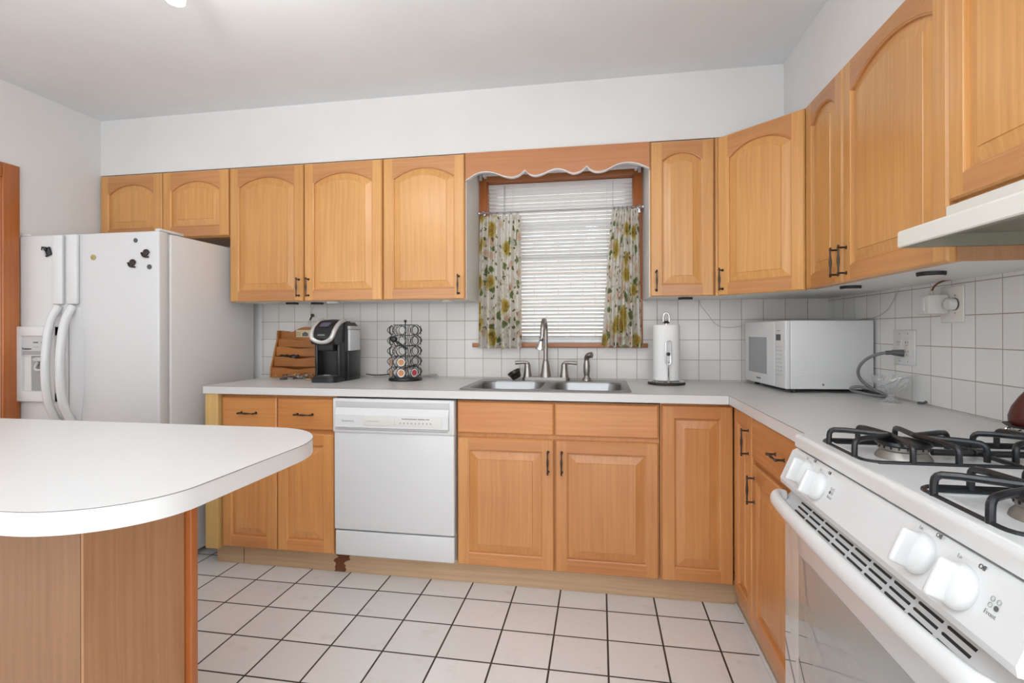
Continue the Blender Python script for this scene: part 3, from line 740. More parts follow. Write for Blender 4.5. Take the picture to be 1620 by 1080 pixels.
# ------------------------------------------------------------------ sink
sk = thing('kitchen_sink', 'stainless steel double-bowl drop-in sink in the counter below the window', 'sink', (-1.43, -.333, CT))
def rrect(x0, x1, y0, y1, r, n=6):
    return rc(x1-r, y1-r, r, 0, PI/2, n)+rc(x0+r, y1-r, r, PI/2, PI, n)+rc(x0+r, y0+r, r, PI, 1.5*PI, n)+rc(x1-r, y0+r, r, 1.5*PI, 2*PI, n)
bm = bmesh.new()
def loopverts(pts, z): return [bm.verts.new((p[0], p[1], z)) for p in pts]
def bridge(a, c, flip=False):
    n = len(a)
    for k in range(n):
        q = (a[k], a[(k+1) % n], c[(k+1) % n], c[k])
        bm.faces.new(q[::-1] if flip else q)
outl = rrect(-.399, .399, -.272, .272, .03)
o1 = loopverts(outl, .001); o2 = loopverts(rrect(-.394, .394, -.267, .267, .028), .006); o3 = loopverts(rrect(-.378, .378, -.251, .251, .022), .004)
bridge(o1, o2); bridge(o2, o3)
bowls = [(-.368, -.022), (.022, .368)]
tops = []
for (a, c) in bowls:
    l0 = loopverts(rrect(a, c, -.235, .150, .07, 8), .004); l1 = loopverts(rrect(a+.006, c-.006, -.229, .144, .068, 8), -.004)
    l2 = loopverts(rrect(a+.012, c-.012, -.223, .138, .066, 8), -.14); l3 = loopverts(rrect(a+.04, c-.04, -.195, .110, .05, 8), -.165); l4 = loopverts(rrect((a+c)/2-.03, (a+c)/2+.03, -.07, -.01, .028, 8), -.17)
    bridge(l0, l1, False); bridge(l1, l2); bridge(l2, l3); bridge(l3, l4); bm.faces.new(l4)
    tops.append(l0)
# deck surface: triangulated ring between outline and bowls
edges = []
for lp in [o3]+tops:
    for k in range(len(lp)):
        e = bm.edges.get((lp[k], lp[(k+1) % len(lp)])); edges.append(e or bm.edges.new((lp[k], lp[(k+1) % len(lp)])))
bmesh.ops.triangle_fill(bm, use_beauty=True, use_dissolve=False, edges=edges)
bmesh.ops.recalc_face_normals(bm, faces=bm.faces[:])
me = bpy.data.meshes.new('sink_basin'); bm.to_mesh(me); bm.free(); me.materials.append(steel)
for p in me.polygons: p.use_smooth = True
me.set_sharp_from_angle(angle=math.radians(35))
o = bpy.data.objects.new('basin', me); C.objects.link(o); o.parent = sk
for (a, c) in bowls:
    b = MB(); b.lathe([(.04, -.168), (.038, -.165), (.028, -.168), (.02, -.172)], chrome, 24, M=Matrix.Translation(((a+c)/2, -.04, 0))); b.build('drain', sk)
# faucet
fz = CT+.005
fa = thing('faucet', 'brushed nickel gooseneck faucet with two lever handles behind the sink', 'faucet', (-1.467, -.108, fz))
b = MB(); b.prism(rrect(-.132, .132, -.028, .028, .027), 0, .012, nickel); b.prism(rrect(-.128, .128, -.024, .024, .023), .012, .016, nickel); b.build('deck_plate', fa)
b = MB(); b.lathe([(.030, .014), (.029, .03), (.025, .05), (.020, .085), (.0165, .095), (.0175, .10), (.0165, .105), (.0130, .11)], nickel, 24); 
P = [(0, 0, .105), (0, 0, .20), (0, 0, .27)]
for k in range(1, 13):
    a = PI*k/12*.96; P.append((-.004*k/12, -.058+.058*math.cos(a), .27+.058*math.sin(a)))
P.append((-.006, -.118, .235)); b.tube(P, .0125, nickel, 16); b.build('spout', fa)
b = MB(); M = Matrix.Translation((-.008, -.12, .238)) @ Matrix.Rotation(.12, 4, 'X') @ Matrix.Rotation(.15, 4, 'Y')
b.lathe([(.0135, 0), (.0135, -.018), (.011, -.022), (.014, -.03), (.024, -.055), (.025, -.066), (.02, -.069)], chrome, 20, M); b.build('aerator', fa)
for s_ in (-1, 1):
    b = MB(); b.lathe([(.024, .014), (.023, .025), (.019, .05), (.0165, .075), (.0175, .082), (.013, .090), (.010, .095)], nickel, 20, Matrix.Translation((s_*.102, 0, 0)))
    b.tube([(s_*.098, 0, .094), (s_*.128, -.004, .096), (s_*.17, -.008, .093)], [.0075, .0105], nickel, 12, smoothpath=1); b.build('lever_handle', fa)
sp_ = thing('side_sprayer', 'brushed nickel hand sprayer standing right of the faucet', 'sprayer', (-1.243, -.112, fz))
b = MB(); b.lathe([(.026, 0), (.024, .010), (.016, .018), (.014, .03)], nickel, 20); b.build('base', sp_)
b = MB(); b.lathe([(.014, .02), (.0175, .05), (.018, .08), (.014, .105), (.013, .115)], nickel, 20); b.tube([(0, 0, .108), (0, -.002, .125), (.010, -.012, .138), (.028, -.02, .140)], [.013, .017], nickel, 14, smoothpath=2); b.build('spray_head', sp_)
st = thing('sink_strainer', 'dark sink strainer basket tilted on the sink rim left of the faucet', 'strainer', (-1.632, -.135, fz+.001))
M = Matrix.Translation((0, 0, .026)) @ Matrix.Rotation(-.45, 4, 'Y') @ Matrix.Rotation(.25, 4, 'X')
b = MB(); b.lathe([(.012, -.018), (.026, -.016), (.030, .0), (.033, .012), (.039, .018), (.039, .021), (.033, .020), (.028, .0), (.022, -.012), (.0, -.013)], bronze, 24, M); 
b.build('basket', st)
b = MB(); b.lathe([(.004, -.012), (.004, .010), (.009, .014), (.007, .018), (0, .019)], blk, 12, M); b.build('knob', st)

# ------------------------------------------------------------------ paper towel holder
pt = thing('paper_towel_holder', 'steel paper towel holder carrying a white roll right of the window', 'paper towel holder', (-.835, -.190, CT))
b = MB(); b.lathe([(.092, 0), (.094, .006), (.090, .014), (.080, .018)], blkm, 36); b.build('base', pt)
b = MB(); b.lathe([(.0905, .0135), (.084, .020), (.02, .021), (.0, .021)], chrome, 36); b.build('base_rim', pt)
b = MB(); b.tube([(0, 0, .02), (0, 0, .318)], .006, chrome, 10); b.tube([(-.013, 0, .31), (-.016, 0, .34), (-.011, 0, .362), (0, 0, .368), (.011, 0, .362), (.016, 0, .34), (.013, 0, .31)], .0045, chrome, 10, smoothpath=2); b.lathe([(.016, .312), (.017, .318), (.010, .326)], blk, 16); b.build('post', pt)
pr = MB(); pr.lathe([(.02, .0225), (.0655, .0225), (.0665, .026), (.0665, .300), (.0655, .304), (.02, .304), (.019, .300), (.019, .03)], paper, 40, cap=False); pr.build('paper_roll', pt)
b = MB(); yy = -.0755
b.tube([(0, -.080, .016), (0, -.083, .03), (0, yy-.004, .1), (0, yy-.004, .12)], .005, chrome, 8, flat=1.6)
ring = [(.0115*math.cos(a), yy-.004, .165+(.048 if math.sin(a) > 0 else -.048)+.0115*math.sin(a)) for a in [2*PI*k/24 for k in range(24)]]
b.tube(ring, .0035, chrome, 8, closed=True); b.prism([(p[0]*.75, p[2]) for p in ring], yy-.005, yy-.001, lgray, 'y'); b.ball((0, yy-.006, .158), .009, blk, 12, (1, .5, 1)); b.build('tension_arm', pt)

# ------------------------------------------------------------------ window blind, rods, curtains
bl = thing('window_blind', 'white horizontal slat blind hanging in the kitchen window', 'blind', (-1.4035, .03, 2.05))
b = MB(); W2 = .412; zt = -.035; n = 41; tilt = .60
for k in range(n):
    z = zt-k*.0213
    M = Matrix.Translation((0, 0, z)) @ Matrix.Rotation(-tilt, 4, 'X')
    vs = []; 
    for q in range(5):
        yy = -.0125+.025*q/4; zz = .0022*(1-(yy/.0125)**2)
        vs += [(-W2, yy, zz), (W2, yy, zz)]
    b.add(vs, [(2*q, 2*q+1, 2*q+3, 2*q+2) for q in range(4)], slatm, True, M)
b.build('slats', bl)
MB().box(-W2, W2, -.014, .014, -.024, .004, slatm, .002).build('headrail', bl)
MB().box(-W2, W2, -.012, .012, -.920, -.905, slatm, .003).build('bottom_rail', bl)
for x in (-.27, .27):
    for y in (-.0145, .0145): MB().tube([(x, y, -.02), (x, y, -.905)], .0008, offwh, 6).build('ladder_cord', bl)
b = MB(); b.tube([(-.315, -.024, -.01), (-.312, -.03, -.45)], .003, lgray, 8); b.build('tilt_wand', bl)
b = MB(); b.tube([(.305, -.024, -.01), (.303, -.026, -.5)], .001, grayp, 6); b.lathe([(.004, -.52), (.006, -.51), (.003, -.495)], slatm, 10, Matrix.Translation((.303, -.026, 0))); b.build('pull_cord', bl)

ro = thing('flat_curtain_rod', 'white flat curtain rod at the top of the window behind the valance', 'curtain rod', (-1.4, -.045, 2.10))
MB().box(-.435, .435, -.012, -.004, -.016, .016, slatm, .002).build('rod', ro)
for s_ in (-1, 1):
    b = MB(); b.box(s_*.425-.008, s_*.425+.008, -.016, .028, -.020, .020, slatm, .003); b.box(s_*.445-.010, s_*.445+.006, -.014, .0, -.038, .02, lgray, .003); b.build('bracket', ro)
cr = thing('cafe_curtain_rod', 'thin steel cafe rod across the middle of the window holding the floral curtains', 'curtain rod', (-1.397, -.06, 1.872))
b = MB(); b.tube([(-.452, 0, 0), (.452, 0, 0)], .0048, nickel, 10); b.build('rod', cr)
for s_ in (-1, 1):
    b = MB(); b.ball((s_*.458, 0, 0), .010, chrome, 12); b.build('finial', cr)
    b = MB(); b.box(s_*.440-.006, s_*.440+.006, 0, .043, -.006, .006, chrome, .002); b.box(s_*.440-.010, s_*.440+.010, .0405, .0435, -.022, .022, chrome, .001); b.build('bracket', cr)
def curtain(label, xt0, xt1, xb0, xb1, zt, zb, nf, seed, uo):
    random.seed(seed)
    t = thing('cafe_curtain', label, 'curtain', ((xt0+xt1)/2, -.06, zt+.02), 0, 'floral cafe curtains')
    ox = (xt0+xt1)/2; oz = zt+.02
    nu, nv = 120, 40; vs, uvs = [], []
    ph = [random.uniform(-.5, .5) for _ in range(6)]
    for j in range(nv+1):
        v = j/nv
        for i in range(nu+1):
            u = i/nu
            a = xt0+(xb0-xt0)*v**.8; c = xt1+(xb1-xt1)*v**.8
            uu = u+.012*math.sin(2*PI*(nf*.5*u+v*.6+ph[0]))*v
            x = a+(c-a)*uu
            amp = .014+.018*v
            y = amp*math.sin(2*PI*nf*u+ph[1]+.7*math.sin(3*v+ph[2]))+.006*math.sin(2*PI*nf*.37*u+ph[3]+2*v)
            z = zt+(zb-zt)*v+(.006*math.sin(2*PI*nf*u+1.2) if j == nv else 0)
            if j == 0: z += .004*math.sin(2*PI*nf*u)
            vs.append((x-ox, y-.022, z-oz)); uvs.append((uo+u*.46, (zb-zt)*v))
    fs = [(j*(nu+1)+i, j*(nu+1)+i+1, (j+1)*(nu+1)+i+1, (j+1)*(nu+1)+i)[::-1] for j in range(nv) for i in range(nu)]
    b = MB(); b.add(vs, fs, cloth, True); o = b.build('cloth', t)
    ul = o.data.uv_layers.new(name='UVMap')
    for lp in o.data.loops: ul.data[lp.index].uv = uvs[lp.vertex_index]
    for k in range(6):
        x = xt0+(xt1-xt0)*(k+.5)/6-ox
        b = MB(); b.tube([(x+.0025*math.sin(a), .0+.0125*math.sin(a), -.004-.0095+.0145*math.cos(a)+.0) for a in [2*PI*q/18 for q in range(18)]], .0013, bronze, 6, closed=True)
        b.build('ring', t)
    return t
curtain('floral cafe curtain on the left side of the window', -1.846, -1.609, -1.862, -1.610, 1.852, 1.100, 6, 1, 0)
curtain('floral cafe curtain on the right side of the window', -1.105, -.965, -1.160, -.950, 1.858, 1.112, 5, 5, .83)

# ------------------------------------------------------------------ microwave
mr_ = math.atan2(-.445, .048)   # direction of the front face, far-left to near-right
mw = thing('microwave', 'white microwave oven on the counter in the corner by the right wall', 'microwave', (-.421, -.070, CT), 0)
mw.rotation_euler = (0, 0, mr_)
MWW, MWD, MWH, z0 = .447, .372, .300, .018
b = MB(); b.box(0, MWW, .022, MWD, z0, z0+MWH, applw, .004)
b.build('housing', mw)
b = MB(); b.box(0, MWW*.76, 0, .0215, z0, z0+MWH, applw, .005); dr = b.build('door', mw)
b = MB(); b.box(.050, .262, -.0015, .004, z0+.050, z0+.205+.02, grayp, .001); b.build('door_window', dr, 'grey see-through window')
text('Panasonic', 'brand_mark', .012, (.17, -.001, z0+.026), (PI/2, 0, 0), ink, dr, bold=.0002)
b = MB(); b.box(MWW*.76+.001, MWW, 0, .0215, z0, z0+MWH, applw, .004); cp = b.build('control_panel', mw)
b = MB(); b.box(MWW*.80, MWW*.90, -.001, .003, z0+.212, z0+.240, dgray); b.build('display', cp, 'dark square display')
b = MB()
for r in range(8):
    for c_ in range(3): b.box(MWW*.795+c_*.022, MWW*.795+c_*.022+.013, -.0012, .003, z0+.182-r*.018, z0+.187-r*.018, lgray)
b.build('keypad', cp)
text('Panasonic', 'brand_mark', .008, (MWW*.86, -.001, z0+.256), (PI/2, 0, 0), inkl, cp)
for x in (.03, MWW-.03):
    for y in (.05, MWD-.04): MB().lathe([(.012, 0), (.012, .019)], blkm, 12, Matrix.Translation((x, y, 0))).build('foot', mw)
b = MB(); b.lathe([(.005, 0), (.004, .002), (0, .0022)], nickel, 10, axis='x', M=Matrix.Translation((MWW, .16, z0+.02)) @ Matrix.Rotation(PI, 4, 'Z')); b.build('screw', mw)
b = MB()
for k in range(4): b.box(MWW-.001, MWW+.0006, .06, .27, z0+.045+k*.012, z0+.047+k*.012, offwh)
b.build('vent_rib', mw)
tc_ = MB().tube([(-.02, -.33, 1.075), (-.03, -.655, 1.104)], .005, grayp, 8)
# power cord (belongs to the microwave): plug in the outlet, loops and runs behind the housing
def to_local(root, pts):
    bpy.context.view_layer.update(); Mi = root.matrix_world.inverted(); return [tuple(Mi @ Vector(p)) for p in pts]
cord = [(-.045, -.672, 1.108), (-.075, -.66, 1.104), (-.11, -.63, 1.08), (-.125, -.60, 1.04), (-.115, -.585, 1.0), (-.085, -.60, .965), (-.055, -.63, .945), (-.04, -.66, .934), (-.05, -.64, .930), (-.09, -.60, .934), (-.14, -.585, .945), (-.15, -.59, .958), (-.12, -.60, .966), (-.08, -.615, .955), (-.04, -.60, .936), (-.012, -.52, .932), (-.008, -.44, .935), (-.02, -.36, .95)]
b = MB(); b.tube(to_local(mw, cord), .0062, cordg, 10, smoothpath=3); b.build('power_cord', mw, 'thick grey power cord')
b = MB(); b.tube(to_local(mw, [(-.055, -.668, 1.107), (-.034, -.676, 1.109)]), .0085, dgray, 12); b.tube(to_local(mw, [(-.036, -.675, 1.109), (.000, -.686, 1.106)]), [.010, .014], dgray, 12); b.build('plug', mw)

# ------------------------------------------------------------------ wall outlets
def plate(name, label, cat, y0, y1, z0, z1, m, th=.006):
    t = thing(name, label, cat, (.006, (y0+y1)/2, (z0+z1)/2)); h_, v_ = abs(y1-y0)/2, (z1-z0)/2
    MB().box(-th, 0, -h_, h_, -v_, v_, m, .003).build('cover_plate', t); return t, h_, v_
ot, h_, v_ = plate('double_outlet', 'white double power outlet with grey plug on the right splashback', 'outlet', -.757, -.614, 1.060, 1.198, applw)
for s_ in (-1, 1):
    b = MB(); b.box(-.009, -.005, s_*.027-.017, s_*.027+.017, -.034, .034, offwh, .001); f = b.build('socket', ot)
    b = MB()
    for zz in (.018, -.018):
        b.box(-.0096, -.0088, s_*.027-.008, s_*.027-.006, zz-.002, zz+.007, ink); b.box(-.0096, -.0088, s_*.027+.006, s_*.027+.008, zz-.002, zz+.007, ink); b.box(-.0096, -.0088, s_*.027-.002, s_*.027+.002, zz-.011, zz-.007, ink)
    b.build('slot', f)
    for zz in (.054, -.054):
        MB().lathe([(.003, .0), (.002, .0015)], nickel, 8, axis='x', loc=(-.006, s_*.027, zz)).build('screw', ot)
ds, h_, v_ = plate('dimmer_plate', 'off-white dimmer wall plate with a round knob below the upper cabinet', 'dimmer', -1.018, -.905, 1.222, 1.345, hoodm)
b = MB(); b.lathe([(.0195, .004), (.019, .028), (.016, .032), (.0, .032)], offwh, 24, axis='x', loc=(0, -.018, .0)); b.lathe([(.021, .006), (.021, .010)], dgray, 24, axis='x', loc=(0, -.018, 0)); b.build('dimmer_knob', ds)
for zz in (.03, -.03): MB().lathe([(.0035, 0), (.002, .0018)], nickel, 10, axis='x', loc=(-.006, -.018, zz)).build('screw', ds)
pa = thing('plug_in_adapter', 'boxy cream plug-in switch adapter with a cord above the double outlet', 'adapter', (-.0015, -.922, 1.285))
b = MB(); b.box(-.062, 0, -.030, .030, -.032, .032, offwh, .003); b.build('adapter_body', pa)
b = MB(); b.box(-.065, -.061, -.010, .014, -.022, .025, applw, .001); b.build('rocker', pa)
b = MB(); b.tube([(-.035, .0, .030), (-.035, 0, .048)], .006, cablew, 8); b.tube([(-.035, 0, .045), (-.034, -.012, .066), (-.02, -.035, .080), (-.006, -.06, .082), (-.006, -.066, .090)], .0028, rust, 8, smoothpath=2); b.build('cord', pa)

# thin lamp cords on the walls
def cordthing(label, pts, r=.0013, m=cablew):
    o = MB().tube(pts, r, m, 6, smoothpath=2).build('lamp_cord'); tag(o, label, 'cord'); return o
cordthing('thin cord hanging from the cabinet down the tiles toward the microwave', [(-.640, -.010, 1.362), (-.63, -.012, 1.33), (-.594, -.010, 1.286), (-.56, -.010, 1.232), (-.51, -.010, 1.212), (-.45, -.010, 1.215), (-.38, -.012, 1.235), (-.25, -.012, 1.246), (-.10, -.012, 1.246), (-.02, -.02, 1.25)])
cordthing('pair of thin cords looping on the right splashback above the microwave', [(-.006+.003, -.66, 1.362), (0, -.64, 1.345), (0, -.60, 1.30), (0, -.55, 1.27), (0, -.48, 1.252), (0, -.30, 1.244), (0, -.1, 1.246)])
o = cordthing('thin grey cord with a black clip hanging below the left upper cabinet', [(-2.915, -.012, 1.362), (-2.925, -.012, 1.34), (-2.93, -.012, 1.32), (-2.94, -.012, 1.28), (-2.955, -.012, 1.24)], .001, grayp)
b = MB(); b.box(-2.934, -2.915, -.020, -.010, 1.287, 1.305, blk, .003, None); b.tube([(-2.93, -.014, 1.29), (-2.942, -.014, 1.268)], .004, blk, 8); b.build('clip', o)
# under-cabinet puck lights
pucks = [(-2.94, -.20, 'dark puck light under the left end cabinet, first from the refrigerator'), (-2.80, -.17, 'dark puck light under the left cabinet above the coffee machine'), (-2.66, -.24, 'white puck light under the left cabinet, right of the coffee machine'),
         (-1.99, -.24, 'white puck light under the cabinet left of the window'), (-.745, -.22, 'puck light under the narrow cabinet right of the window'), (-.235, -.79, 'puck light under the narrow cabinet on the right run'), (-.225, -1.25, 'puck light under the wide cabinet by the range hood')]
for i, (x, y, l) in enumerate(pucks):
    t = thing('puck_light', l, 'puck light', (x, y, UB-.0005), 0, 'under-cabinet puck lights')
    r = .035; dk = i in (0, 1, 4, 5, 6)
    MB().lathe([(r, 0), (r, -.008), (r*.94, -.011)], (blkm if dk else offwh), 28).build('housing', t)
    MB().lathe([(r*.9, -.0112), (r*.5, -.0135), (0, -.014)], offwh, 28).build('lens', t)

# ------------------------------------------------------------------ coffee machine
KX0, KX1, KY0, KY1 = -2.712, -2.560, -.410, -.130
kg = thing('coffee_machine', 'black pod coffee machine with silver-framed top on the counter', 'coffee machine', ((KX0+KX1)/2, (KY0+KY1)/2, CT))
hx, hy = (KX1-KX0)/2, (KY1-KY0)/2
b = MB(); b.prism(rrect(-hx, hx, -hy, -hy+.15, .045), 0, .022, blk); b.prism(rrect(-hx+.01, hx-.01, -hy+.01, -hy+.14, .04), .022, .034, blk); b.build('drip_tray', kg)
b = MB(); b.prism(rrect(-hx+.02, hx-.02, -hy+.02, -hy+.12, .03), .034, .036, dgray); b.ball((0, -hy+.06, .036), .014, lgray, 12, (1.5, 1, .2)); b.build('drip_grate', kg)
b = MB()
b.prism([(-.02, 0), (hy, 0), (hy, .30), (hy-.05, .325), (-.02, .325), (-.03, .20)], -hx, hx-.0, blk, 'x')
b.box(-hx+.002, -hx+.020, -hy+.06, -.01, 0.02, .215, blk, .006); b.box(hx-.020, hx-.002, -hy+.06, -.01, 0.02, .215, blk, .006)
b.build('body', kg)
b = MB(); prof = [(-hy+.028, .205), (-hy+.012, .225), (-hy+.01, .250), (-hy+.045, .305), (-hy+.10, .330), (-.02, .333), (.05, .331), (.05, .26), (-.03, .20)]
b.prism(prof, -hx+.006, hx-.006, blk, 'x'); b.build('brew_head', kg)
b = MB(); b.box(-.045, .045, -hy+.04, -hy+.12, .168, .215, blkm, .010); b.build('nozzle', kg)
# silver U-shaped frame and black face, lying on the sloped lid
def lid(u, v, off):   # v 0..1 from front bottom to back top of the lid
    path = [(-hy+.016, .212), (-hy+.006, .240), (-hy+.030, .292), (-hy+.085, .327), (-hy+.15, .338)]
    k = min(int(v*4), 3); f = v*4-k; a, c = path[k], path[k+1]
    ty, tz = c[0]-a[0], c[1]-a[1]; L2 = math.hypot(ty, tz); ny, nz = -tz/L2, ty/L2
    return (u, a[0]+ty*f+ny*off, a[1]+tz*f+nz*off)
U = []
for k in range(31):
    a = PI*k/30; U.append((-(hx-.012)*math.cos(a), .42-.36*math.sin(a)))
Upts = [(-(hx-.012), .95), (-(hx-.012), .7)]+U+[(hx-.012, .7), (hx-.012, .95)]
b = MB(); b.tube([lid(u, v, .002) for u, v in Upts], .0125, silver, 10, smoothpath=1, flat=.9); b.build('silver_frame', kg)
b = MB(); vs = []; n = 12
for j in range(n+1):
    v = .12+.80*j/n
    wv_ = (hx-.022)*(math.sqrt(max(0.02, 1-((.42-v)/.33)**2)) if v < .42 else 1)
    vs += [lid(-wv_, v, .004), lid(0, v, .008), lid(wv_, v, .004)]
fs = []
for j in range(n): fs += [(3*j, 3*j+1, 3*j+4, 3*j+3), (3*j+1, 3*j+2, 3*j+5, 3*j+4)]
b.add(vs, fs, blk, True); fc = b.build('face_panel', kg)
b = MB(); q = [lid(-.027, .50, .0095), lid(.027, .50, .0095), lid(.027, .66, .0095), lid(-.027, .66, .0095)]; b.add(q, [(0, 1, 2, 3)], screen); b.build('display', kg, 'small bluish display')
p = lid(0, .30, .0105); text('KEURIG', 'brand_mark', .012, p, (math.radians(70), 0, 0), lgray, kg)
b = MB(); b.box(hx-.03, hx+.008, .0, .14, .0, .018, blk, .003); b.box(hx-.03, hx+.010, .0, .14, .018, .165, blk, .004); b.build('reservoir_base', kg)
b = MB(); b.box(hx-.03, hx+.012, .01, .135, .165, .285, ltwin, .006); b.box(hx-.03, hx+.015, .005, .140, .285, .305, lgray, .005); b.build('water_reservoir', kg, 'clear water tank on the side')
b = MB(); b.tube(to_local(kg, [(-2.53, -.10, .945), (-2.46, -.085, .937), (-2.38, -.06, .945), (-2.32, -.035, .975), (-2.25, -.02, 1.0)]), .0035, blk, 8, smoothpath=2); b.build('power_cord', kg)
o = MB().tube([(-2.50, -.06, .927), (-2.42, -.05, .930), (-2.33, -.05, .928), (-2.20, -.03, .932), (-2.13, -.02, .945), (-2.115, -.018, .935), (-2.12, -.025, .926)], .004, cablew, 8, smoothpath=2).build('beige_cord'); tag(o, 'beige cord lying on the counter along the tiles behind the pod carousel', 'cord')

# ------------------------------------------------------------------ pod carousel
ca = thing('pod_carousel', 'black wire coffee pod carousel on the counter right of the coffee machine', 'pod carousel', (-2.250, -.190, CT))
b = MB(); b.lathe([(.092, 0), (.094, .006), (.090, .016), (.075, .019), (0, .019)], blk, 36); b.build('base', ca)
b = MB(); b.tube([(0, 0, .018), (0, 0, .325)], .0035, iron, 8); b.ball((0, 0, .331), .0085, iron, 14); b.build('center_pole', ca)
TH = [.045, .102, .160, .217, .272]
for j in range(5):
    z = .046+j*.0585
    b = MB(); b.tube([(.067*math.cos(a), .067*math.sin(a), z+.030) for a in [2*PI*k/28 for k in range(28)]], .0019, iron, 6, closed=True)
    if j == 0: b.tube([(.067*math.cos(a), .067*math.sin(a), z-.028) for a in [2*PI*k/28 for k in range(28)]], .0019, iron, 6, closed=True)
    for k in range(7):
        a = 2*PI*(k+.35)/7; c_, s_ = math.cos(a), math.sin(a)
        cx = .084
        pts = [(cx*c_-.024*math.cos(q)*s_, cx*s_+.024*math.cos(q)*c_, z+.0245*math.sin(q)) for q in [2*PI*i/22 for i in range(22)]]
        b.tube(pts, .0019, iron, 6, closed=True)
        # outer bent wires between the cups
        a2 = a+PI/7; c2, s2 = math.cos(a2), math.sin(a2)
        b.tube([(.072*c2, .072*s2, z-.029), (.099*c2, .099*s2, z-.006), (.099*c2, .099*s2, z+.008), (.074*c2, .074*s2, z+.030)], .0021, iron, 6, smoothpath=1)
    b.build('wire_tier', ca)
def pod(tier, k, label, mat, g):
    z = .046+tier*.0585; a = 2*PI*(k+.35)/7
    t = thing('coffee_pod', label, 'coffee pod', (-2.250+.083*math.cos(a), -.190+.083*math.sin(a), CT+z), 0, g)
    M = Matrix.Rotation(a, 4, 'Z') @ Matrix.Rotation(PI/2, 4, 'Y')
    b = MB(); b.lathe([(.0225, 0), (.0225, -.003), (.0205, -.004), (.016, -.040), (0, -.040)], applw, 20, M); b.build('cup', t)
    b = MB(); b.lathe([(.0165, .0006), (.0165, .0012), (.0, .0014)], mat, 20, M); b.lathe([(.0225, .0), (.0225, .0008), (.0, .0008)], applw, 20, M); b.build('foil_lid', t)
# tier index 0 = bottom; the camera faces roughly the -y side (k around 4..6)
pod(1, 5, 'coffee pod with orange label in the upper occupied tier of the carousel', label, 'coffee pods in the carousel')
pod(0, 5, 'coffee pod with orange label at the bottom front of the carousel', label, 'coffee pods in the carousel')
pod(0, 6, 'coffee pod with red label at the bottom right of the carousel', red, 'coffee pods in the carousel')
pod(0, 4, 'coffee pod at the bottom left side of the carousel', label, 'coffee pods in the carousel')
pod(1, 4, 'coffee pod at the left side one tier above the bottom', label, 'coffee pods in the carousel')
sc = thing('coffee_scoop', 'black plastic scoop leaning across the middle of the pod carousel', 'scoop', (-2.255, -.290, CT+.215))
b = MB(); b.tube([(-.004, 0, .004), (.052, .004, -.036)], [.0085, .0095], blk, 10, flat=.6); b.build('handle', sc)
b = MB(); b.ball((-.022, 0, .016), .020, blk, 14, (1, .7, .9)); b.build('bowl', sc)

# ------------------------------------------------------------------ wooden letter organizer and keys
og = thing('letter_organizer', 'reddish wooden letter rack with tiered slots left of the coffee machine', 'letter rack', (-2.950, -.090, CT), 0)
og.scale = (1, .6, 1)
W_ = .172
b = MB(); low = [(-W_, 0), (W_, 0), (W_, .275)]; top = [(W_-.06, .275)]
for k in range(17):
    a = k/16; top.append((W_-.075-(2*W_-.15)*a, .268+.034*math.sin(PI*a)))
b.prism(low+top+[(-W_+.06, .275), (-W_, .28)], .078, .088, worg, 'y'); b.build('back_board', og)
for s_ in (-1, 1):
    b = MB(); b.prism([(-.085, 0), (.078, 0), (.078, .28), (.03, .28), (.02, .22), (-.02, .16), (-.045, .11), (-.080, .06)], s_*W_-.005, s_*W_+.005, worg, 'x'); b.build('side_board', og)
for k, (y, z, hh) in enumerate(((-.075, .005, .055), (-.038, .065, .058), (-.002, .125, .056), (.034, .180, .050))):
    b = MB(); p = [(-W_+.006, z), (W_-.006, z), (W_-.006, z+hh)]
    for q in range(13):
        a = q/12; p.append(((W_-.05)-(2*W_-.10)*a, z+hh-.012*math.sin(PI*a)**2-.0))
    p.append((-W_+.006, z+hh)); M = Matrix.Translation((0, y, 0)) @ Matrix.Rotation(.0, 4, 'X')
    b.prism(p, -.004, .004, worg, 'y', M); b.build('slot_board', og)
b = MB(); b.box(-W_+.006, W_-.006, -.075, .078, 0.001, .008, worg); b.build('bottom_board', og)
b = MB(); b.box(-.065, .085, .071, .0785, .240, .284, cream, .001); pl = b.build('plaque', og, 'cream plaque with small dark lettering and a house motif')
b = MB(); b.prism([(-.022, .245), (.016, .245), (.016, .260), (.020, .260), (-.003, .274), (-.026, .260), (-.022, .260)], .0700, .0712, ink, 'y')
for x0 in (-.075, .03):
    for r in range(3):
        for c_ in range(5): b.box(x0+c_*.0085, x0+c_*.0085+.005, .0702, .0712, .247+r*.010, .251+r*.010, rust)
b.build('printed_motif', pl)
random.seed(11)
b = MB(); b.tube([(-.15+.012*k, .022-.002*(k % 2), .128+.003*math.sin(k*2)) for k in range(11)], .009, blkm, 8, flat=.7); b.ball((-.06, .020, .124), .012, dgray, 10, (1.3, .5, 1))
o = b.build('dark_sunglasses'); o.parent = None; o.location = (-2.935, -.122, CT); tag(o, 'dark folded item lying in the middle slot of the wooden letter rack', 'small item')
def key(x, y, z, rz, m, l, tilt=0.0, s=1.0):
    t = thing('key', l, 'key', (x, y, z), rz, 'keys heaped before the letter rack'); t.rotation_euler = (tilt, random.uniform(-.3, .1), rz)
    b = MB(); b.tube([(.010*math.cos(a)*s, .009*math.sin(a)*s, 0) for a in [2*PI*k/14 for k in range(14)]], .0028, m, 6, closed=True); b.build('bow', t)
    b = MB(); b.box(.009, .040*s, -.0028, .0028, -.0012, .0012, m); b.box(.028, .036, -.0055, -.0027, -.0011, .0011, m); b.build('blade', t)
kl = 'metal key in the heap of keys on the counter in front of the letter rack'
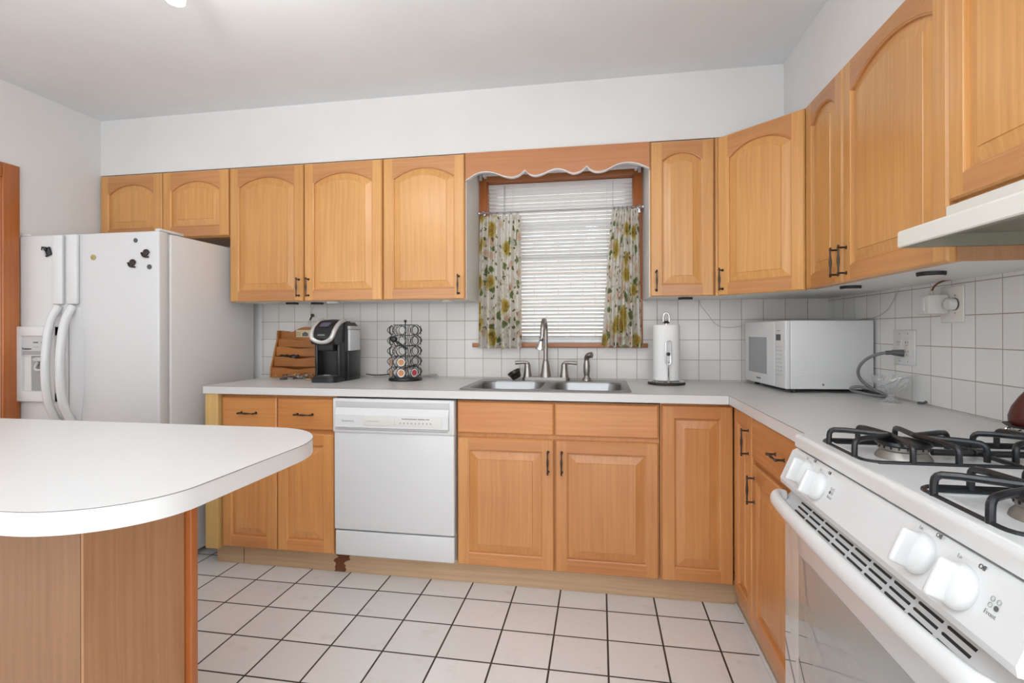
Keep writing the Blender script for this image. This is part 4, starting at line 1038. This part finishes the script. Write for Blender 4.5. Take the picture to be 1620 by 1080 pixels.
for i in range(16):
    key(-3.035+.235*random.random(), -.215+.035*random.random()-.02*(i % 3), CT+.006+.006*(i % 4), random.uniform(0, 6.28), random.choice([nickel, nickel, bronze, alum, brass]), kl, s=1.25)
o = MB().box(-.020, .020, -.012, .012, 0, .010, blk, .004).build('key_fob', loc=(-2.955, -.262, CT+.001), rot=(0, 0, .6)); tag(o, 'black plastic key fob among the keys', 'key fob')
o = MB().box(-.016, .016, -.010, .010, 0, .006, brass, .003).build('key_tag', loc=(-2.800, -.262, CT+.001), rot=(0, 0, .3)); tag(o, 'yellow metal tag at the right end of the keys', 'key tag')

# ------------------------------------------------------------------ glass bowl
gb = thing('glass_bowl', 'footed cut-glass bowl on the counter below the outlet', 'bowl', (-.080, -.755, CT))
b = MB(); n = 32; prof = [(.034, 0), (.034, .004), (.020, .010), (.012, .022), (.012, .030), (.024, .040), (.044, .060), (.057, .088), (.060, .098), (.056, .098), (.048, .080), (.034, .058), (.0, .046)]
vs, fs = [], []
for j, (r, h_) in enumerate(prof):
    for k in range(n):
        a = 2*PI*k/n; rr = r*(1+(.045*(1 if (k+j) % 2 else -1) if 4 < j < 10 else .02*(1 if k % 2 else -1)))
        vs.append((rr*math.cos(a), rr*math.sin(a), h_+(.004*(1 if k % 4 < 2 else -1) if j in (7, 8, 9) else 0)))
for j in range(len(prof)-1):
    for k in range(n): fs.append((j*n+k, j*n+(k+1) % n, (j+1)*n+(k+1) % n, (j+1)*n+k))
fs.append(list(range(n))[::-1]); b.add(vs, fs, cutglass); o = b.build('bowl', gb)
sn = MB().tube([(-.115, -.770, CT+.062), (-.06, -.77, CT+.088), (-.008, -.795, CT+.112)], [.002, .0026], steel, 8).ball((-.117, -.770, CT+.061), .010, steel, 10, (1.2, .8, .4)).build('teaspoon'); tag(sn, 'thin metal teaspoon resting in the cut-glass bowl', 'spoon')
bk = MB().tube([(-.020, -.815, CT+.008), (-.014, -.835, CT+.009), (-.008, -.842, CT+.016)], .005, dgray, 8, smoothpath=1).build('cord_end'); tag(bk, 'short grey cord end lying behind the glass bowl', 'cord')

# ------------------------------------------------------------------ gas range
RY0, RW = -1.488, .762
rg = thing('gas_range', 'white gas range with black grates at the right edge of the view', 'range', (-.675, RY0, 0), RB)
# local: x runs toward the camera (0..RW), y runs toward the wall (0 = cooktop front edge), z up
RD = .672; CZ = .932
MB().box(.002, RW-.002, .045, RD-.02, .02, CZ-.05, applw).build('oven_body', rg)
b = MB()
# cooktop: frame with two recessed wells
wx = [(.075, .310), (.452, .687)]; wy0, wy1 = .045, .560; zt, zw = CZ, CZ-.012
xs = [0.012, wx[0][0], wx[0][1], wx[1][0], wx[1][1], RW-.012]; ys = [.012, wy0, wy1, RD-.012]
for i in range(5):
    for j in range(3):
        x0, x1, y0, y1 = xs[i], xs[i+1], ys[j], ys[j+1]
        if i in (1, 3) and j == 1:
            e = .012
            inn = [(x0+e, y0+e, zw), (x1-e, y0+e, zw), (x1-e, y1-e, zw), (x0+e, y1-e, zw)]; ou = [(x0, y0, zt), (x1, y0, zt), (x1, y1, zt), (x0, y1, zt)]
            b.add(ou+inn, [(4, 5, 6, 7)]+[(k, (k+1) % 4, 4+(k+1) % 4, 4+k) for k in range(4)], applw)
        else: b.add([(x0, y0, zt), (x1, y0, zt), (x1, y1, zt), (x0, y1, zt)], [(0, 1, 2, 3)], applw)
R4 = [(.012, .012), (RW-.012, .012), (RW-.012, RD-.012), (.012, RD-.012)]
rings = []
for k in range(7):
    a = PI/2*k/6; d = .012*(1-math.sin(a)); z = zt-.012*(1-math.cos(a))
    rings.append([(d if p[0] < .1 else RW-d, d if p[1] < .1 else RD-d, z) for p in R4])
rings.append([(p[0], p[1], zt-.034) for p in rings[-1]]); rings.append([((.012 if p[0] < .1 else RW-.012), (.012 if p[1] < .1 else RD-.012), zt-.038) for p in rings[-1]])
for a, c_ in zip(rings, rings[1:]): b.add(a+c_, [(4+k, 4+(k+1) % 4, (k+1) % 4, k) for k in range(4)], applw, True)
b.build('cooktop', rg)
# control panel, sloped
b = MB(); b.prism([(.004, CZ-.040), (-.006, CZ-.046), (-.036, .815), (-.034, .803), (-.018, .800), (.06, .80), (.06, CZ-.040)], .0, RW, applw, 'x'); cp = b.build('control_panel', rg)
sl = math.atan2(.03, CZ-.046-.815)
def onpanel(x, s, off=0.0):      # s: 0 top .. 1 bottom
    y = -.006-.030*s; z = CZ-.046+(.815-CZ+.046)*s
    return Vector((x, y-off*math.cos(sl), z+off*math.sin(sl)))
PR = Matrix.Rotation(-sl, 4, 'X')
knobs = [(.118, .42), (.200, .50), (.558, .42), (.648, .50)]
for i, (x, s) in enumerate(knobs):
    p = onpanel(x, s, .0)
    M = Matrix.Translation(p) @ PR
    b = MB(); b.lathe([(.031, 0), (.032, .003), (.031, .008), (.027, .0135), (.018, .017), (0, .0185)], applw, 32, M, axis='y')
    b.box(-.006, .006, -.038, -.004, -.028, .028, applw, .0050, M)
    b.build('burner_knob', cp)
    # printed marks
    R_ = (PI/2-sl, 0, 0)
    text('Off', 'printed_mark', .0095, onpanel(x+.018, s-.50, .0006), R_, ink, cp)
    text('Lo', 'printed_mark', .008, onpanel(x-.022, s-.46, .0006), R_, inkl, cp)
    mk = MB()
    sx, ss = x+.052, s-.16
    q = 0
    for dx in (0, .010):
        for dsz in (0, .11):
            pp = onpanel(sx+dx, ss+dsz, .0008); fill = (dx > 0 and dsz == 0) if i in (0, 2) else (dx > 0 and dsz > 0)
            if i in (0, 1): fill = (dx == 0 and dsz == 0) if i == 0 else (dx == 0 and dsz > 0)
            Mk = Matrix.Translation(pp) @ PR
            if fill: mk.lathe([(.0034, 0), (.0034, .0004)], ink, 14, Mk, axis='y')
            else: mk.tube([(.003*math.cos(a), 0, .003*math.sin(a)) for a in [2*PI*k/14 for k in range(14)]], .0005, inkl, 5, closed=True, M=Mk)
    mk.build('burner_symbol', cp)
    text('Rear' if i in (0, 2) else 'Front', 'printed_mark', .0085, onpanel(sx+.005, ss+.24, .0006), R_, inkl, cp)
# oven door
DYF = -.028
b = MB(); b.box(.004, RW-.004, DYF, .04, .165, .745, ovenw, .008); od = b.build('oven_door', rg)
b = MB(); b.box(.105, RW-.105, DYF-.0015, DYF+.004, .28, .662, ovenglass, .001); b.build('oven_window', od, 'grey glass window')
b = MB()      # vent rail at the top of the door
b.prism([(DYF-.004, .742), (DYF-.006, .752), (.0, .795), (.03, .797), (.04, .742)], .004, RW-.004, applw, 'x'); vr = b.build('vent_rail', od)
b = MB(); M = Matrix.Identity(4)
for g in range(9):
    x0 = .085+g*.066
    for k in range(4):
        s = (.14+k*.22); y = DYF-.006+(.0-(DYF-.006))*s; z = .752+.043*s
        b.box(x0, x0+.055, y-.0012, y+.004, z-.0022, z+.0022, blkm)
b.build('vent_slot', vr)
b = MB(); hz = .770; hy_ = DYF-.036
P = [(.006, DYF+.0, hz-.004), (.010, DYF-.022, hz), (.05, hy_, hz), (RW/2, hy_-.010, hz), (RW-.05, hy_, hz), (RW-.010, DYF-.022, hz), (RW-.006, DYF, hz-.004)]
b.tube(P, .0125, applw, 18, smoothpath=3, flat=1.45); b.build('handle', od)
MB().box(.004, RW-.004, DYF+.004, .04, .03, .158, applw, .006).build('drawer_front', rg)
# burners and grates
def burner(x, y, r):
    b = MB(); M = Matrix.Translation((x, y, zw))
    b.lathe([(r*1.10, 0), (r*1.06, .006), (r*.95, .012), (r*.90, .016), (r*.98, .020), (r*.98, .028), (r*.8, .029)], alum, 32, M)
    f = b.build('burner', rg)
    b = MB(); b.lathe([(r*1.02, .0275), (r*1.10, .031), (r*1.04, .037), (r*.6, .041), (0, .042)], iron, 32, M)
    for k in range(20):
        a = 2*PI*k/20; b.box(-.0012, .0012, -.0015, .0015, 0, .005, blkm, M=M @ Matrix.Translation((r*.985*math.cos(a), r*.985*math.sin(a), .0225)) @ Matrix.Rotation(a, 4, 'Z'))
    b.build('burner_cap', f)
bys = (.150, .440)
for (x0, x1) in wx:
    cx = (x0+x1)/2
    for j, y in enumerate(bys): burner(cx, y, .047 if j == 0 else .040)
    b = MB(); g0, g1 = x0+.008, x1-.008; h0, h1 = wy0-.018, wy1+.0; gz = zw+.010; top = zw+.048; r = .0052
    per = [(g0, h0), (g1, h0), (g1, h1), (g0, h1)]
    c4 = rrect(g0, g1, h0, h1, .03, 5); b.tube([(p[0], p[1], gz) for p in c4], r*.9, iron, 8, closed=True, flat=1.5)
    b.tube([(g0, (h0+h1)/2, gz+.004), (g1, (h0+h1)/2, gz+.004)], r, iron, 8); b.box(cx-.012, cx+.012, (h0+h1)/2-.012, (h0+h1)/2+.012, gz, gz+.014, iron, .003)
    b.tube([(cx, bys[0]+.055, gz+.004), (cx, bys[1]-.055, gz+.004)], .007, iron, 8)
    def finger(p, q):
        p = Vector((p[0], p[1], gz)); q = Vector((q[0], q[1], top)); d = (q-p); d.z = 0; d.normalize()
        b.tube([p, p+Vector((0, 0, .022)), p+Vector((0, 0, top-gz-.006))+d*.002, p+Vector((0, 0, top-gz))+d*.012, q-d*.02, q], .0060, iron, 8, smoothpath=1)
    for y in bys:
        for sgn in (-1, 1):
            ap = (cx, y+sgn*.024)
            finger((g0, y+sgn*.040), ap); finger((g1, y+sgn*.040), ap)
            ye = y+sgn*(.135 if (sgn < 0) == (y == bys[0]) else .12)
            ye = max(h0, min(h1, ye))
            finger((cx-.060, ye), (ap[0]-.004, ap[1])); finger((cx+.060, ye), (ap[0]+.004, ap[1]))
    b.build('grate', rg)

# trivet with red vessel at the back corner of the range
tv = thing('wire_trivet', 'dark round dish on a curled wire stand on the counter beside the range', 'trivet', (-.085, -1.422, CT+.0005))
b = MB(); b.lathe([(.035, .022), (.058, .027), (.0655, .033), (.063, .033), (.04, .028), (0, .027)], blkm, 36); b.build('dish', tv)
b = MB()
for k in range(4):
    a = PI/4+PI/2*k+.4; c_, s_ = math.cos(a), math.sin(a)
    b.tube([(.05*c_, .05*s_, .024), (.063*c_, .063*s_, .018), (.062*c_, .062*s_, .006), (.05*c_, .05*s_, .003), (.040*c_, .040*s_, .012), (.03*c_, .03*s_, .018)], .0026, chrome, 8, smoothpath=2)
b.tube([(.05*math.cos(a), .05*math.sin(a), .018) for a in [2*PI*k/24 for k in range(24)]], .0024, chrome, 8, closed=True); b.build('wire_stand', tv)
rv = MB().lathe([(.028, .0), (.048, .003), (.0545, .012), (.055, .026), (.048, .050), (.034, .075), (.018, .098), (.008, .106), (.010, .114), (0, .118)], redgl, 36).build('red_ceramic_vessel', loc=(-.085, -1.422, CT+.0285)); tag(rv, 'dark red glazed vessel partly cut off by the right edge of the view', 'vessel')

# ------------------------------------------------------------------ range hood
hd = thing('range_hood', 'white under-cabinet range hood above the gas range', 'range hood', (-.33, -1.503, 1.40), RB)
b = MB(); prof = [(.33, 0), (-.11, 0), (-.113, .003), (-.113, .036), (-.110, .041), (-.028, .057), (-.010, .061), (-.006, .068), (-.006, .098), (.33, .098)]
sh = [(p[0], p[1]) for p in prof]
n = len(sh); RWH = .762
# shell with an open underside: side faces, wrapped top, thin walls
b.add([(0, p[0], p[1]) for p in sh], [tuple(range(n))], hoodm); b.add([(RWH, p[0], p[1]) for p in sh], [tuple(range(n))[::-1]], hoodm)
for k in range(1, n): 
    p, q = sh[k], sh[(k+1) % n]
    b.add([(0, *p), (RWH, *p), (RWH, *q), (0, *q)], [(3, 2, 1, 0)], hoodm)
b.build('hood_shell', hd)
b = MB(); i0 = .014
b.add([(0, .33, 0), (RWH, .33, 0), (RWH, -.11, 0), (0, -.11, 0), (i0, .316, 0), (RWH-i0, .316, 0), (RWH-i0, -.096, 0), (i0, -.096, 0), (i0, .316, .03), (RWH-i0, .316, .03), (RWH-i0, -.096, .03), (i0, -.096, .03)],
      [(0, 1, 5, 4), (1, 2, 6, 5), (2, 3, 7, 6), (3, 0, 4, 7), (4, 5, 9, 8), (5, 6, 10, 9), (6, 7, 11, 10), (7, 4, 8, 11), (8, 9, 10, 11)], hoodu); b.build('underside', hd, 'darker beige underside')

# ------------------------------------------------------------------ ceiling track light
tl = thing('ceiling_lamp', 'white cylindrical ceiling spotlight cut off by the top edge', 'lamp', (-2.555, -1.44, 2.462))
b = MB(); b.lathe([(.05, 0), (.05, -.015), (.045, -.018)], applw, 24); b.tube([(0, 0, -.015), (0, 0, -.06)], .008, applw, 10); b.build('ceiling_mount', tl)
b = MB(); b.lathe([(.02, -.055), (.030, -.062), (.032, -.07), (.032, -.168), (.029, -.175)], applw, 28); b.build('lamp_head', tl)
b = MB(); b.lathe([(.027, -.1752), (.015, -.178), (0, -.179)], plain('lamp_face', (.9, .9, .9), .3, emit=(1, .96, .9, 4)), 24); b.build('bulb', tl)
